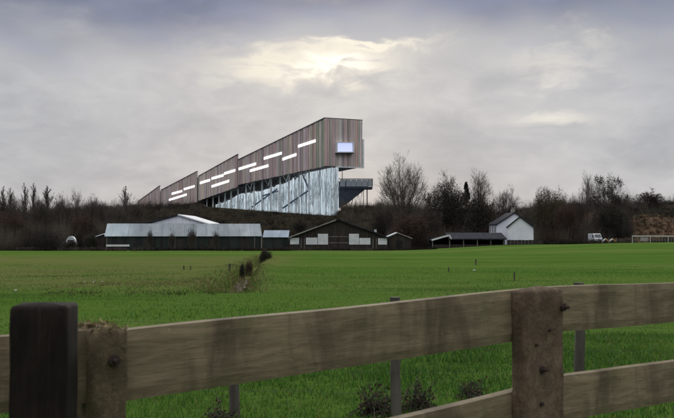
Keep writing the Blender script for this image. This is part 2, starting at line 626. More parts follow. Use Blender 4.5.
def grow(rd, H, kind):
    """returns trunk segments, twig segments, tips for a tree of height H at the origin"""
    trunk, tw, tips = [], [], []

    def limb(p, d, L, r, lev, maxlev, kids, ang, up, store, k0=.3):
        n = 4 if lev < 2 else 3
        pts = [Vector(p)]
        d = d.normalized()
        for i in range(n):
            d = (d + Vector((rd.gauss(0, .13), rd.gauss(0, .13), rd.gauss(0, .1) + up))).normalized()
            pts.append(pts[-1] + d * (L / n))
        for i in range(n):
            ra = r * (1 - i / n * .75)
            rb = r * (1 - (i + 1) / n * .75)
            (store if lev <= 1 else tw).append((tuple(pts[i]), tuple(pts[i + 1]), max(ra, .014), max(rb, .011)))
        if lev >= maxlev:
            tips.append(pts[-1])
            return
        for k in range(kids[min(lev, len(kids) - 1)]):
            t = k0 + (1 - k0) * rd.random()
            i = min(int(t * n), n - 1)
            q = pts[i].lerp(pts[i + 1], t * n - i)
            dl = (pts[i + 1] - pts[i]).normalized()
            az = rd.uniform(0, 2 * math.pi)
            o = dl.orthogonal().normalized()
            o.rotate(Matrix.Rotation(az, 3, dl))
            an = ang * rd.uniform(.6, 1.35)
            nd = dl * math.cos(an) + o * math.sin(an)
            limb(q, nd, L * rd.uniform(.38, .62) * (1.15 - .45 * t), r * .5 * (1.1 - .5 * t), lev + 1, maxlev, kids, ang, up, store)

    if kind == 'poplar':
        p = Vector((0, 0, 0))
        d = Vector((0, 0, 1))
        n = 12
        for i in range(n):
            q = p + (d + Vector((rd.gauss(0, .03), rd.gauss(0, .03), 0))) * (H / n)
            trunk.append((tuple(p), tuple(q), max(.15 * (1 - i / n), .02), max(.15 * (1 - (i + 1) / n), .015)))
            for k in range(6 if i > 0 else 1):
                t = rd.random()
                az = rd.uniform(0, 6.283)
                hgt = (i + t) / n
                ln = H * .40 * (1.08 - hgt) * rd.uniform(.6, 1.1) * min(1, .45 + hgt * 2)
                an = rd.uniform(.16, .34)
                dv = Vector((math.cos(az) * math.sin(an), math.sin(az) * math.sin(an), math.cos(an)))
                limb(p.lerp(q, t), dv, ln, .05, 2, 4, [0, 0, 6, 4], .26, .13, trunk, .15)
            p = q
    else:
        th = H * (.16 if kind != 'tall' else .3)
        p = Vector((0, 0, -.3))
        q = Vector((rd.gauss(0, .2), rd.gauss(0, .2), th))
        r0 = H * .018 + .05
        trunk.append((tuple(p), tuple(q), r0 * 1.25, r0))
        nl = {'round': 9, 'shrub': 9, 'tall': 7, 'clump': 8}[kind]
        for k in range(nl):
            az = 6.283 * k / nl + rd.uniform(-.4, .4)
            an = rd.uniform(.1, .85) if kind != 'tall' else rd.uniform(.05, .4)
            if kind == 'shrub':
                an = rd.uniform(.15, 1.1)
            dv = Vector((math.cos(az) * math.sin(an), math.sin(az) * math.sin(an), math.cos(an)))
            limb(q * rd.uniform(.75, 1.), dv, (H - th) * rd.uniform(.66, .86) * (1.02 - .2 * an), r0 * .5, 1, 4, [0, 10, 8, 5], .62, .05, trunk, .2)
    return trunk, tw, tips


protos = {}


def proto(key, kind, H, seed, twig, leaf=None, nleaf=0, lsize=.25, fill=.0, lmat='leaf_dark', clump=0.0):
    rd = random.Random(seed)
    rs = np.random.default_rng(seed)
    trunk, tw, tips = grow(rd, H, kind)
    root = empty('bare_tree')
    V, Fq = twigs_mesh(trunk, 5)
    np_mesh('trunk', V, Fq, M['bark'], root, smooth=True)
    dome = None
    if kind in ('round', 'clump', 'shrub'):
        t0 = np.array([tuple(t) for t in tips])
        dr = float(np.percentile(np.hypot(t0[:, 0], t0[:, 1]), 88))
        dz = float(np.percentile(t0[:, 2], 93))
        zc_ = dz * (.52 if kind != 'shrub' else .4)
        ph = rs.uniform(0, 6.283, 4)

        def dome(n, lo_, hi_):
            u = rs.normal(size=(n, 3))
            u /= np.linalg.norm(u, axis=1, keepdims=True)
            az_ = np.arctan2(u[:, 1], u[:, 0])
            lump = 1 + .10 * np.sin(az_ * 3 + ph[0]) * np.cos(u[:, 2] * 4 + ph[1]) + .08 * np.sin(az_ * 7 + u[:, 2] * 6 + ph[2])
            f = (lo_ ** 3 + (hi_ ** 3 - lo_ ** 3) * rs.random(n)) ** (1 / 3) * lump
            return u, u * f[:, None] * np.array([dr, dr, dz - zc_]) + np.array([0, 0, zc_])
        u, p_ = dome(2600 if kind != 'clump' else 1500, .45, .97)
        k_ = p_[:, 2] > .3
        u, p_ = u[k_], p_[k_]
        dv = u * np.array([1, 1, .6]) + np.array([0, 0, .75]) + rs.normal(0, .3, u.shape)
        dv /= np.linalg.norm(dv, axis=1, keepdims=True)
        e_ = p_ + dv * (rs.uniform(.05, .11, (len(p_), 1)) * H)
        tw += [(tuple(a_), tuple(b_), .022, .010) for a_, b_ in zip(p_, e_)]
    V, Fq = twigs_mesh(tw, 3)
    cr = np_mesh('crown', V, Fq, M[twig], root)
    if nleaf:
        tp = np.array([tuple(t) for t in tips])
        P = tp[rs.integers(0, len(tp), nleaf)]
        if clump:
            k = rs.choice(len(tp), 46)
            P = tp[k][rs.integers(0, 46, nleaf)]
            P = P[P[:, 2] > H * .55] + rs.normal(0, clump, (int((P[:, 2] > H * .55).sum()), 3))
        else:
            P = P + rs.normal(0, .35, P.shape)
            kf = rs.random((len(P), 1)) * fill
            P[:, :2] *= (1 - kf)
            P[:, 2:] *= (1 - kf * .6)
            if dome:
                kk = len(P) * 6 // 10
                P[:kk] = dome(kk, .35, 1.0)[1]
            P = P[P[:, 2] > .2]
        V, Fq, C = cards(P, lsize, rs, (.7, .7, .7), (1.4, 1.35, 1.2))
        np_mesh('foliage', V, Fq, M[lmat], root, C=C)
    allz = np.percentile([t.z for t in tips], 99 if kind == 'poplar' else 96)
    allr = np.percentile([math.hypot(t.x, t.y) for t in tips], 91)
    protos[key] = [root, allz, allr, False]


proto('round_a', 'round', 16, 11, 'twig_pale')
proto('round_b', 'round', 14, 23, 'twig')
proto('tall_a', 'tall', 17, 5, 'twig_pale')
proto('poplar_a', 'poplar', 15, 3, 'twig_pale')
proto('poplar_b', 'poplar', 15, 31, 'twig_pale')
proto('ivy', 'round', 13, 41, 'twig', 1, 13000, .15, .7, 'leaf_dark')
proto('olive', 'round', 11, 52, 'twig_pale', 1, 7500, .15, .5, 'leaf_olive')
proto('brown', 'shrub', 9, 61, 'twig_red', 1, 5000, .14, .5, 'leaf_brown')
proto('clump', 'clump', 13, 71, 'twig', 1, 5000, .14, 0, 'leaf_dark', .42)
proto('shrub', 'shrub', 6, 81, 'twig')
proto('dense', 'shrub', 7, 91, 'twig', 1, 9000, .13, .8, 'leaf_dark')

# conifer: whorls of drooping boughs covered in small dark sprays
rd = random.Random(9)
rs = np.random.default_rng(9)
root = empty('bare_tree')
segs = [((0, 0, 0), (0, 0, 13), .2, .03)]
P = []
for i in range(150):
    h = 1.5 + 11.3 * (i / 150) ** .9
    L = 2.9 * (1 - h / 13.3) * rd.uniform(.4, 1.2) + .08
    az = rd.uniform(0, 6.283)
    e = Vector((math.cos(az) * L, math.sin(az) * L, h + .12 * L))
    segs.append(((0, 0, h), tuple(e), .04, .015))
    for k in range(28):
        t = rd.random() ** .6
        P.append((e.x * t + rd.gauss(0, .18 * min(1, L / 1.3)), e.y * t + rd.gauss(0, .18 * min(1, L / 1.3)), h + (e.z - h) * t + rd.gauss(0, .14)))
V, Fq = twigs_mesh(segs, 4)
np_mesh('trunk', V, Fq, M['bark'], root)
V, Fq, C = cards(np.array(P), .17, rs, (.55, .6, .6), (1.1, 1.15, 1.0))
np_mesh('crown', V, Fq, M['leaf_dark'], root, C=C)
protos['conifer'] = [root, 13.2, 1.7, False]


def tree(key, name, px, top, width, d, label, group=None, cat='tree', rz=None):
    """a tree whose trunk stands at photo x px at distance d, its top at photo y top, width in photo pixels"""
    p = protos[key]
    x = (px - CX) / F * d
    z0 = gz(x, d) - .1
    H = (at(px, top, d).z - z0)
    Rw = width / F * d * .5
    o = p[0] if not p[3] else copy_tree(p[0])
    p[3] = True
    o.name = name
    o.location = (x, d, z0)
    o.scale = (Rw / p[2], Rw / p[2], H / p[1])
    o.rotation_euler = (0, 0, random.uniform(0, 6.28) if rz is None else rz)
    for ch in o.children:
        for k in ('label', 'category', 'group'):
            if k in ch:
                del ch[k]
    return tag(o, label, cat, group)


LW = 'trees of the dark wood left of the barn'
tree('poplar_a', 'poplar_tree', 3, 186, 12, 250, 'slender bare poplar cut by the left edge of the photo', LW)
tree('poplar_b', 'poplar_tree', 10, 188, 12, 252, 'slim bare poplar just inside the left edge of the wood', LW)
tree('poplar_a', 'poplar_tree', 25, 183, 13, 256, 'taller left one of two twin poplars in the left wood', LW)
tree('poplar_b', 'poplar_tree', 33, 183, 12, 250, 'narrow right one of two twin poplars in the left wood', LW)
tree('poplar_b', 'poplar_tree', 47.5, 186, 19, 254, 'broad double-headed bare poplar in middle of the left wood', LW)
tree('poplar_a', 'poplar_tree', 125.5, 186, 15, 285, 'lone bare poplar rising above the ridge left of the ramp building', LW)
tree('tall_a', 'bare_tree', 76, 193, 16, 262, 'twiggy bare tree with pointed top right of the poplars', LW)
tree('round_b', 'bare_tree', 67, 199, 16, 258, 'lower round bare tree leaning against the pointed twiggy one', LW)
tree('brown', 'bare_tree', 11, 212, 34, 222, 'olive brown leafy bush tree at the far left by the field', LW)
tree('round_b', 'bare_tree', 15, 196, 24, 262, 'bare round tree between the two leftmost poplar pairs', LW)
tree('round_a', 'bare_tree', 40, 199, 24, 268, 'bare tree filling the gap behind the twin poplars', LW)
tree('shrub', 'bare_tree', 57, 205, 24, 246, 'low dark bare tree right of the double poplar', LW)
tree('round_b', 'bare_tree', 98, 200, 26, 275, 'wide dark rounded bare tree above the white caravan', LW)
tree('round_a', 'bare_tree', 114, 203, 22, 282, 'rounded bare tree between lone poplar and the wood', LW)
tree('brown', 'bare_tree', 84, 214, 26, 240, 'reddish brown shrub tree behind the small pale-roofed shed', LW)
tree('dense', 'bare_tree', 47, 233, 20, 214, 'dark evergreen bush at the field edge in left wood', LW)
tree('dense', 'bare_tree', 28, 229, 26, 220, 'large dark evergreen bush below the twin poplars', LW)

tree('ivy', 'ivy_tree', 2, 200, 24, 246, 'dark leafy tree at the very left edge behind the first poplars', LW)
tree('ivy', 'ivy_tree', 41, 204, 20, 243, 'dark leafy tree in front of and between the poplar pairs', LW)
tree('ivy', 'ivy_tree', 60, 200, 20, 262, 'dark leafy tree left of the pointed twiggy tree', LW)
tree('round_b', 'bare_tree', 88, 201, 24, 268, 'bushy bare tree on the skyline left of the lone poplar', LW)
tree('ivy', 'ivy_tree', 103, 205, 24, 292, 'dark leafy tree on the skyline left of the lone poplar', LW)
tree('round_b', 'bare_tree', 134, 204, 20, 300, 'low bare tree on the skyline touching the end of the ramp building', LW)

MW = 'trees between the ramp building and the white house'
tree('round_a', 'bare_tree', 404, 165, 54, 262, 'big fan-shaped bare tree standing alone against the sky', MW, rz=1.2)
tree('ivy', 'ivy_tree', 446, 180, 46, 250, 'broad dark ivy-covered tree with a domed top', MW)
tree('conifer', 'conifer_tree', 466.5, 181, 18, 268, 'narrow dark conifer with a pointed tip', MW)
tree('tall_a', 'bare_tree', 479, 174, 26, 272, 'tall upright bare tree right of the pointed conifer', MW)
tree('dense', 'ivy_tree', 480, 198, 34, 244, 'dark leafy tree behind the open stable', MW)
tree('round_b', 'bare_tree', 504, 192.5, 34, 275, 'pale round bare tree rising behind the white house roof', MW)
tree('brown', 'bare_tree', 412, 214, 40, 236, 'russet twiggy thicket tree under the big fan-shaped tree', MW)
tree('round_b', 'bare_tree', 386, 206, 26, 262, 'small bare tree on the slope left of the fan-shaped tree', MW)
tree('shrub', 'bare_tree', 428, 208, 30, 240, 'low bare tree between fan-shaped and ivy-covered trees', MW)

RW = 'trees right of the white house'
tree('olive', 'leafy_tree', 549, 191, 40, 246, 'rounded tree with olive yellow leaves right of the white house', RW)
tree('brown', 'bare_tree', 566, 203, 22, 238, 'russet brown bushy tree beside the olive-leaved one', RW)
tree('round_b', 'bare_tree', 576, 196, 22, 250, 'dark bare tree left of the slim pale tree', RW)
tree('tall_a', 'bare_tree', 587.5, 176, 15, 256, 'tall slim pale bare tree above the white van', RW)
tree('clump', 'bare_tree', 609, 181, 44, 244, 'broad tree with dark leaf clumps along its open top', RW)
tree('ivy', 'ivy_tree', 611, 203, 38, 238, 'dense dark leafy tree under the clump-topped crown', RW)
tree('shrub', 'bare_tree', 648, 192.5, 34, 300, 'hazy low bare tree on the skyline above the bracken slope', RW)
tree('shrub', 'bare_tree', 532, 209, 22, 262, 'dim bare shrub tree behind the white house gable', RW)
tree('shrub', 'bare_tree', 630, 205, 22, 262, 'bare shrub tree at left end of the bracken slope', RW)

BS = 'saplings along the barn front'
for px, top, wd, lab in ((150, 231, 7, 'bare sapling before the barn left of its pale gable'),
                         (172, 233, 7, 'low bare sapling in front of the pale gable left half'),
                         (192, 229, 9, 'tallest bare sapling before the barn under the pale gable'),
                         (216, 232, 7, 'bare sapling before the barn right of the pale gable')):
    tree('shrub', 'sapling', px, top, wd, 199, lab, BS, 'sapling')
tree('dense', 'bush', 265.5, 250, 13, 86, 'dark ragged bush beside the far end of the ditch', None, 'bush')
tree('dense', 'bush', 242.5, 264, 6, 50, 'lowest and smallest dark bush leaning over the ditch water', None, 'bush')
tree('brown', 'bush', 249, 261, 8, 56, 'smaller dark bush halfway along the ditch', None, 'bush')
tree('dense', 'bush', 70, 241.2, 17, 203, 'dark bush hiding the lower half of the white caravan', None, 'bush')
tree('dense', 'bush', 91, 234, 15, 204, 'brownish dark bush between the caravan and the grey hut', None, 'bush')
tree('dense', 'bush', 312, 228, 18, 262, 'dark round bush on the slope behind the stable with white panels', None, 'bush')
tree('dense', 'bush', 378, 219, 14, 262, 'dark round bush on the slope right of the viewing deck', None, 'bush')
tree('ivy', 'bush', 300, 219, 16, 300, 'dark leafy bush on the slope below the glazed curtain', None, 'bush')
for k, p in protos.items():
    if not p[3]:
        for ch in list(p[0].children):
            bpy.data.objects.remove(ch)
        bpy.data.objects.remove(p[0])


# ------------------------------------------------------------------ scrub and hedges (uncountable growth)
def thicket(name, label, pts, hgt, twn, lfn, c_tw, c_lf, seed, lsize=.22, tr=.03, wild=0.0):
    """upright twigs and small leaf faces round many root points"""
    rs = np.random.default_rng(seed)
    P = np.array(pts)
    n = len(P)
    z = ground_z(P[:, 0], P[:, 1])
    h = hgt * rs.uniform(.5, 1.1, n) if np.isscalar(hgt) else np.array(hgt)
    if wild:                                             # crowns of all heights, some well above the rest
        h = h * (1 + wild * (rs.random(n) ** 2.5) + .25 * wild * np.sin(P[:, 0] * .45) * np.sin(P[:, 0] * .17 + 1))
    rad = np.minimum(h * .55, 3.0)
    # twigs as thin three-sided spikes
    i = np.repeat(np.arange(n), twn)
    az, an = rs.uniform(0, 6.283, len(i)), np.abs(rs.normal(0, .5, len(i)))
    ln = h[i] * rs.uniform(.5, 1.1, len(i))
    bx = P[i, 0] + rs.normal(0, .25, len(i)) * rad[i]
    by = P[i, 1] + rs.normal(0, .25, len(i)) * rad[i]
    p0 = np.stack([bx, by, z[i] - .1], 1)
    p1 = p0 + np.stack([np.cos(az) * np.sin(an), np.sin(az) * np.sin(an), np.cos(an)], 1) * ln[:, None]
    m = len(i)
    Q = np.zeros((m, 4, 3))
    for k in range(3):
        t = 2.094 * k
        Q[:, k] = p0 + np.array([math.cos(t), math.sin(t), 0]) * tr
    Q[:, 3] = p1
    b = np.arange(m)[:, None] * 4
    T1 = np.concatenate([b + [0, 1, 3], b + [1, 2, 3], b + [2, 0, 3]], 0)
    V1 = Q.reshape(-1, 3)
    # neighbouring bushes are of one kind: colour goes by patches a few metres wide
    cell = (np.floor((P[:, 0] + 1.7 * np.sin(P[:, 1] * .3)) / 4.5).astype(int) * 73 + np.floor(P[:, 1] / 11).astype(int) * 191) % 997
    tone = np.random.default_rng(seed + 50).uniform(.5, 1.75, 997)[cell]
    kin = np.where(rs.random(n) < .75, cell, rs.integers(0, 997, n))
    ct = np.array(c_tw)[kin % len(c_tw)][i] * rs.uniform(.7, 1.3, (m, 1)) * tone[i][:, None]
    C1 = np.repeat(ct, 4, 0)
    # leaf faces
    i = np.repeat(np.arange(n), lfn)
    th, ct_ = rs.uniform(0, 6.283, len(i)), rs.uniform(0, 1, len(i))
    rr = rs.uniform(.4, 1, len(i))
    s_ = np.sqrt(1 - ct_ ** 2)
    C0 = np.stack([P[i, 0] + np.cos(th) * s_ * rad[i] * rr, P[i, 1] + np.sin(th) * s_ * rad[i] * rr, z[i] + ct_ * h[i] * .85 * rr], 1)
    u = rs.normal(size=(len(i), 3))
    u /= np.linalg.norm(u, axis=1, keepdims=True)
    v = np.cross(u, rs.normal(size=(len(i), 3)))
    v /= np.linalg.norm(v, axis=1, keepdims=True)
    s = lsize * rs.uniform(.6, 1.4, (len(i), 1))
    Q = np.stack([C0 - u * s, C0 + v * s * .6, C0 + u * s], 1)
    V2 = Q.reshape(-1, 3)
    T2 = np.arange(len(V2)).reshape(-1, 3) + len(V1)
    cl_ = np.array(c_lf)[kin % len(c_lf)][i] * rs.uniform(.6, 1.4, (len(i), 1)) * tone[i][:, None]
    C2 = np.repeat(cl_, 3, 0)
    o = np_mesh(name, np.concatenate([V1, V2]), np.concatenate([T1, T2]), M['scrub'], C=np.concatenate([C1, C2]))
    return tag(o, label, name.replace('_', ' ').split()[-1], kind='stuff')


TW = [(.035, .032, .027), (.042, .036, .028), (.028, .026, .022)]
LF = [(.015, .017, .010), (.022, .020, .013), (.026, .021, .015), (.012, .015, .009)]

rs = np.random.default_rng(4)
pts = []
while len(pts) < 7000:                                    # the hillside under the ramp building
    d = rs.uniform(232, 425)
    px = rs.uniform(-20, 690)
    x = (px - CX) / F * d
    if x > 66 and d < 330:
        continue
    if d > 395 and 205 < px < 337:
        continue
    pts.append((x, d))
P_ = np.array(pts)
pxs = P_[:, 0] / P_[:, 1] * F + CX
clear = (pxs > 203) & (pxs < 338)
hs = 2.3 * rs.uniform(.45, 1.1, len(P_)) * np.where(clear, 1.0, 1 + 2.2 * rs.random(len(P_)) ** 3 + .5 * np.sin(P_[:, 0] * .35) * np.sin(P_[:, 0] * .13))
thicket('hillside_scrub', 'low dark winter scrub covering the hillside', pts, hs, 20, 26, TW, LF, 5, .2)
pts = []
while len(pts) < 1500:                                     # wood floor at the left
    d = rs.uniform(208, 300)
    px = rs.uniform(-25, 140)
    if d < 245 and px > 62 and not (px < 64):
        if d < 232:
            continue
    pts.append(((px - CX) / F * d, d))
thicket('woodland', 'dark tangled undergrowth of the wood at the left', pts, 6.0, 60, 44, TW, LF, 6, .2, .03, wild=.8)
pts = []
while len(pts) < 900:                                     # thicket behind stables and house, and right of it
    d = rs.uniform(232, 285)
    px = rs.uniform(392, 630)
    pts.append(((px - CX) / F * d, d))
thicket('thicket', 'dark brown thicket between the stables and the trees', pts, 5.2, 60, 44,
        TW + [(.07, .042, .032)], LF + [(.045, .028, .02)], 7, .18, .03, wild=.8)
pts = [((px - CX) / F * 190, 190 + rs.normal(0, .5)) for px in rs.uniform(-10, 290, 420)]
thicket('hedge', 'low dark hedge along the far field edge before the barn', pts, 1.15, 26, 40, TW, LF, 8, .14, .02)
pts = [(x, rs.uniform(252, 300)) for x in rs.uniform(66, 150, 1100)]
thicket('ridge_hedge', 'dark heather and scrub along the top of the bracken slope', pts, 1.5, 22, 34, TW, LF, 9, .18, .03)
pts = [(x, rs.uniform(208, 256)) for x in rs.uniform(68, 130, 1700)]
thicket('bracken', 'rust brown dead bracken covering the slope at the right', pts, 1.0, 10, 30, [(.10, .06, .035)],
        [(.10, .062, .038), (.075, .048, .031), (.12, .075, .045), (.05, .042, .026)], 10, .16, .02)


# ------------------------------------------------------------------ building helpers


def wb(mb, name, mat, root, under=None, **kw):
    """build a part whose shapes were given in world coordinates"""
    L = root.location
    mb.v = [(v[0] - L[0], v[1] - L[1], v[2] - L[2]) for v in mb.v]
    return mb.build(name, M[mat] if isinstance(mat, str) else mat, under or root, **kw)


def X(px, d):
    return (px - CX) / F * d


def Z(py, d):
    return EYE + (HOR - py) / F * d


M['cladding'] = material('cladding', (.8, .8, .8), (1.12, 1.08, 1.05), .35, .75, attr=True, stretch=(1, 1, .15))
M['steel_dark'] = material('steel_dark', (.055, .058, .062), (.085, .088, .09), 1.0, .6)
M['deck_blue'] = material('deck_blue', (.028, .035, .05), (.045, .052, .068), .6, .5)
M['white_metal'] = material('white_metal', (.62, .66, .66), (.78, .80, .80), .5, .5)
M['pale_fin'] = material('pale_fin', (.55, .62, .62), (.82, .86, .86), .25, .45, attr=True)
M['lamp_white'] = material('lamp_white', (.8, .8, .8), rough=.4, emit=((.95, .98, 1), 1.05))
M['lilac_pane'] = material('lilac_pane', (.25, .25, .3), rough=.2, emit=((.50, .56, .92), .85))
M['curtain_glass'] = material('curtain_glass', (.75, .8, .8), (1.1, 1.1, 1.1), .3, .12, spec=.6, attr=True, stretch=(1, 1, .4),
                              emit=((.64, .73, .80), .62))  # glow added to the glass itself to make the curtain bright
M['blue_steel'] = material('blue_steel', (.12, .16, .25), (.2, .25, .36), .4, .5)
M['rail_glass'] = material('rail_glass', (.28, .31, .34), rough=.1, spec=.7)
M['hall_core'] = material('hall_core', (.05, .05, .053), (.09, .088, .085), .2, .8)

# ------------------------------------------------------------------ the long ramp building on the hill
A0 = Vector((X(325, 500), 500, 0))
A1 = Vector((X(138, 900), 900, 0))
run = (A1 - A0)
LEN = run.length
run.normalize()                                  # runs away from the viewer
inw = Vector((run.y, -run.x, 0))                 # into the building
if inw.x < 0:
    inw = -inw
HW = 23.4


def on_side(px, off=0.0):
    """plan point of the side face (moved `off` inwards) seen at photo x px, and its distance"""
    o = A0 + inw * off
    u = (px - CX) / F
    t = (u * o.y - o.x) / (run.x - u * run.y)
    return o + run * t


def side(px, py, off=0.0):
    p = on_side(px, off)
    return Vector((p.x, p.y, Z(py, p.y)))


hall = empty('ramp_building', (A0.x, A0.y, gz(A0.x, A0.y)))
tag(hall, 'long striped brown ramp-shaped building rising in steps on the hill with lit window strips', 'building')
PAL = [(.56, .46, .435), (.48, .39, .37), (.64, .54, .51), (.36, .295, .28), (.58, .465, .445), (.51, .445, .43),
       (.70, .60, .57), (.48, .44, .41), (.56, .43, .41)]
rd = random.Random(2)
SEG = [(325, 118, 165.8, 238, 160, 184.5), (237.6, 154.6, 186.5, 198.4, 176.4, 200.5),
       (197, 171.6, 202, 160.7, 190.4, 208), (159.6, 186.0, 209, 138, 201.6, 210)]
for si, (xa, ta, ba, xb, tb, bb) in enumerate(SEG):
    p = [side(xa, ba), side(xb, bb), side(xb, tb), side(xa, ta)]
    m = MB()
    pb = list(p)
    if si:                                        # the stepped parapet is only a screen; the roof behind runs through
        pb[3] = side(xa, SEG[si - 1][4] + .6)
    m.prism([q + inw * .35 for q in pb], inw * (HW - .7))
    blk = wb(m, 'hall_block', 'hall_core', hall)
    m = MB()                                      # cladding boards, each proud of the block by its own amount
    L = (p[1] - p[0]).to_2d().length
    n = max(12, int(L / 1.25))
    gcol = None
    for k in range(n):
        t0, t1 = k / n, (k + .9) / n
        if k % 2 == 0 or rd.random() < .5:
            gcol = rd.choice(PAL)
        c = tuple(v * rd.uniform(.9, 1.1) for v in gcol)
        if si == 0 and t0 < .075 and rd.random() < .6:
            c = (.30, .35, .26)
        pr = rd.uniform(.0, .3)
        q = [p[0].lerp(p[1], t0), p[0].lerp(p[1], t1), p[3].lerp(p[2], t1), p[3].lerp(p[2], t0)]
        q[0].z -= rd.uniform(0, .5)
        q[1].z = q[0].z + (q[1].z - q[0].z) * .5
        m.prism([v - inw * pr for v in q], inw * (.34 + pr), c)
    tag(wb(m, 'side_cladding', 'cladding', hall), kind='stuff')
    m = MB()                                      # roof edge trim
    m.prism([p[3] - inw * .45 + Vector((0, 0, .02)), p[2] - inw * .45 + Vector((0, 0, .02)),
             p[2] - inw * .45 + Vector((0, 0, .5)), p[3] - inw * .45 + Vector((0, 0, .5))], inw * (1.2 if si else HW + .6))
    wb(m, 'roof_edge', 'steel_dark', hall)
# the big end face
p0, p3 = side(325, 165.8), side(325, 118)
hgt = p3.z - p0.z
m = MB()
for k in range(30):
    f0, f1 = k / 30 * HW, (k + .88) / 30 * HW
    c = tuple(v * rd.uniform(.9, 1.12) for v in rd.choice(PAL))
    pr = rd.uniform(.1, .4)
    o = p0 - run * pr + inw * f0
    m.prism([o, o + inw * (f1 - f0), o + inw * (f1 - f0) + Vector((0, 0, hgt)), o + Vector((0, 0, hgt))], run * (pr - .003), c)
tag(wb(m, 'end_cladding', 'cladding', hall), kind='stuff')
m = MB()
o = p0 - run * .45 + inw * (HW + .02)
m.ob(o - Vector((0, 0, .6)), inw * .9, run * 1.2, (0, 0, hgt * .62))
m.ob(o - Vector((0, 0, .6)) - inw * HW * .72, inw * HW * .72 - inw * .005, run * 1.2, (0, 0, .55))
wb(m, 'edge_trim', 'white_metal', hall)
# projecting picture window in the end face


def on_end(px, py):
    u = (px - CX) / F
    t = (u * p0.y - p0.x) / (inw.x - u * inw.y)
    q = p0 + inw * t
    return Vector((q.x, q.y, Z(py, q.y)))


w0, w1, w2, w3 = on_end(334.8, 152.8), on_end(352, 152.8), on_end(352, 142.2), on_end(334.8, 142.2)
m = MB()
out = -run
wv, hv = (w1 - w0), Vector((0, 0, w3.z - w0.z))
for o, a_, b_ in ((w0, wv, hv * .09), (w0 + hv * .91, wv, hv * .09), (w0 + hv * .09, wv * .05, hv * .82), (w0 + wv * .95 + hv * .09, wv * .05, hv * .82)):
    m.ob(o + out * .41, a_, b_, out * 2.2)
win = wb(m, 'picture_window', 'white_metal', hall)
m = MB()
m.ob(w0 + wv * .05 + hv * .09 + out * 1.3, wv * .90, hv * .82, out * .08)
wb(m, 'pane', 'lilac_pane', hall, win)
m = MB()
m.ob(w0 - hv * .10 + out * .41, wv, hv * .098, out * 1.9)
wb(m, 'window_box_base', 'steel_dark', hall, win)
# lit window strips along the side
for xa, ya, xb, yb, th in ((298.3, 146.2, 315.6, 140.6, 3.3), (282.6, 159.2, 296.3, 154.4, 3.2), (264, 158.4, 281.7, 153, 3.1),
                           (250, 170.8, 268.3, 165.6, 3.0), (238.8, 169, 255.9, 163.7, 3.0), (224.2, 173.6, 235.2, 170.2, 2.8),
                           (211.6, 178.6, 223.4, 175.2, 2.8), (211.6, 186.5, 229, 180.9, 2.8), (200, 183, 210, 180, 2.7),
                           (171.8, 193.8, 182.2, 191, 2.4), (183.8, 189.3, 194.4, 186.2, 2.4), (169, 200, 186.6, 194.5, 2.4)):
    th *= .82
    q = [side(xa, ya + th / 2, -.31), side(xb, yb + th / 2, -.31), side(xb, yb - th / 2, -.31), side(xa, ya - th / 2, -.31)]
    m = MB()
    m.prism(q, -inw * .25)
    wb(m, 'window_strip', 'lamp_white', hall)

# dark core under the hall, columns, and the pale glazed curtain
m = MB()
q = [side(326, 222, 13), side(205, 214, 13), side(205, 199, 13), side(326, 166.5, 13)]
m.prism(q, inw * 8)
wb(m, 'support_wall', 'hall_core', hall)
for px in (207, 213, 219, 225, 231, 238, 246, 254, 262, 271, 280, 289, 299, 309):
    b_ = on_side(px, 4.0)
    top = np.interp(px, (198, 238, 325), (200, 184.5, 165.8))
    m = MB()
    m.tube((b_.x, b_.y, gz(b_.x, b_.y) - 1), (b_.x, b_.y, Z(top, b_.y) + .3), .55, .5, 8)
    wb(m, 'column', 'white_metal', hall)
for px in (221, 229, 241, 250, 259, 268, 277, 286, 295, 304):
    top = float(np.interp(px + 2.5, (198, 238, 325), (200, 184.5, 165.8)))
    m = MB()
    m.tube(side(px, top + 8, 5.2), side(px + 2.5, top - .3, 2.0), .34, .3, 6)
    m.tube(side(px + .3, top + 8, 5.2), side(px - 3, min(top + 2.2, 199), 2.0), .34, .3, 6)
    wb(m, 'prop', 'steel_dark' if px % 2 else 'white_metal', hall)
CO = 7.84
cx_ = np.array([215, 229.7, 240, 264, 279.5, 296.6, 319, 338])
ct = np.array([205, 199, 194, 189.5, 184.5, 176.5, 167.5, 166.5])
cb = np.array([209, 209.5, 210.5, 212.5, 213.5, 214.8, 216.5, 218.5])
xs_ = np.linspace(215, 337.8, 44)
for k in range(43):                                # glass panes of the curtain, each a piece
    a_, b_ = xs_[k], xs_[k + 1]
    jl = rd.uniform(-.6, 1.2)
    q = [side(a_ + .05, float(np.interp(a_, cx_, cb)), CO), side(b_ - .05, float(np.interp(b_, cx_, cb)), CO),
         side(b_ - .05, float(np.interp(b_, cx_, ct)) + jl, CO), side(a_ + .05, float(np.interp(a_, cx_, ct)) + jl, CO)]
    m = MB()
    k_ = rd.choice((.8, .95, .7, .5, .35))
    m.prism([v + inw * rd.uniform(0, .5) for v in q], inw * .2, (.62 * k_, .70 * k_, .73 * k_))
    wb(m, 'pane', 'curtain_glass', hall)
m = MB()
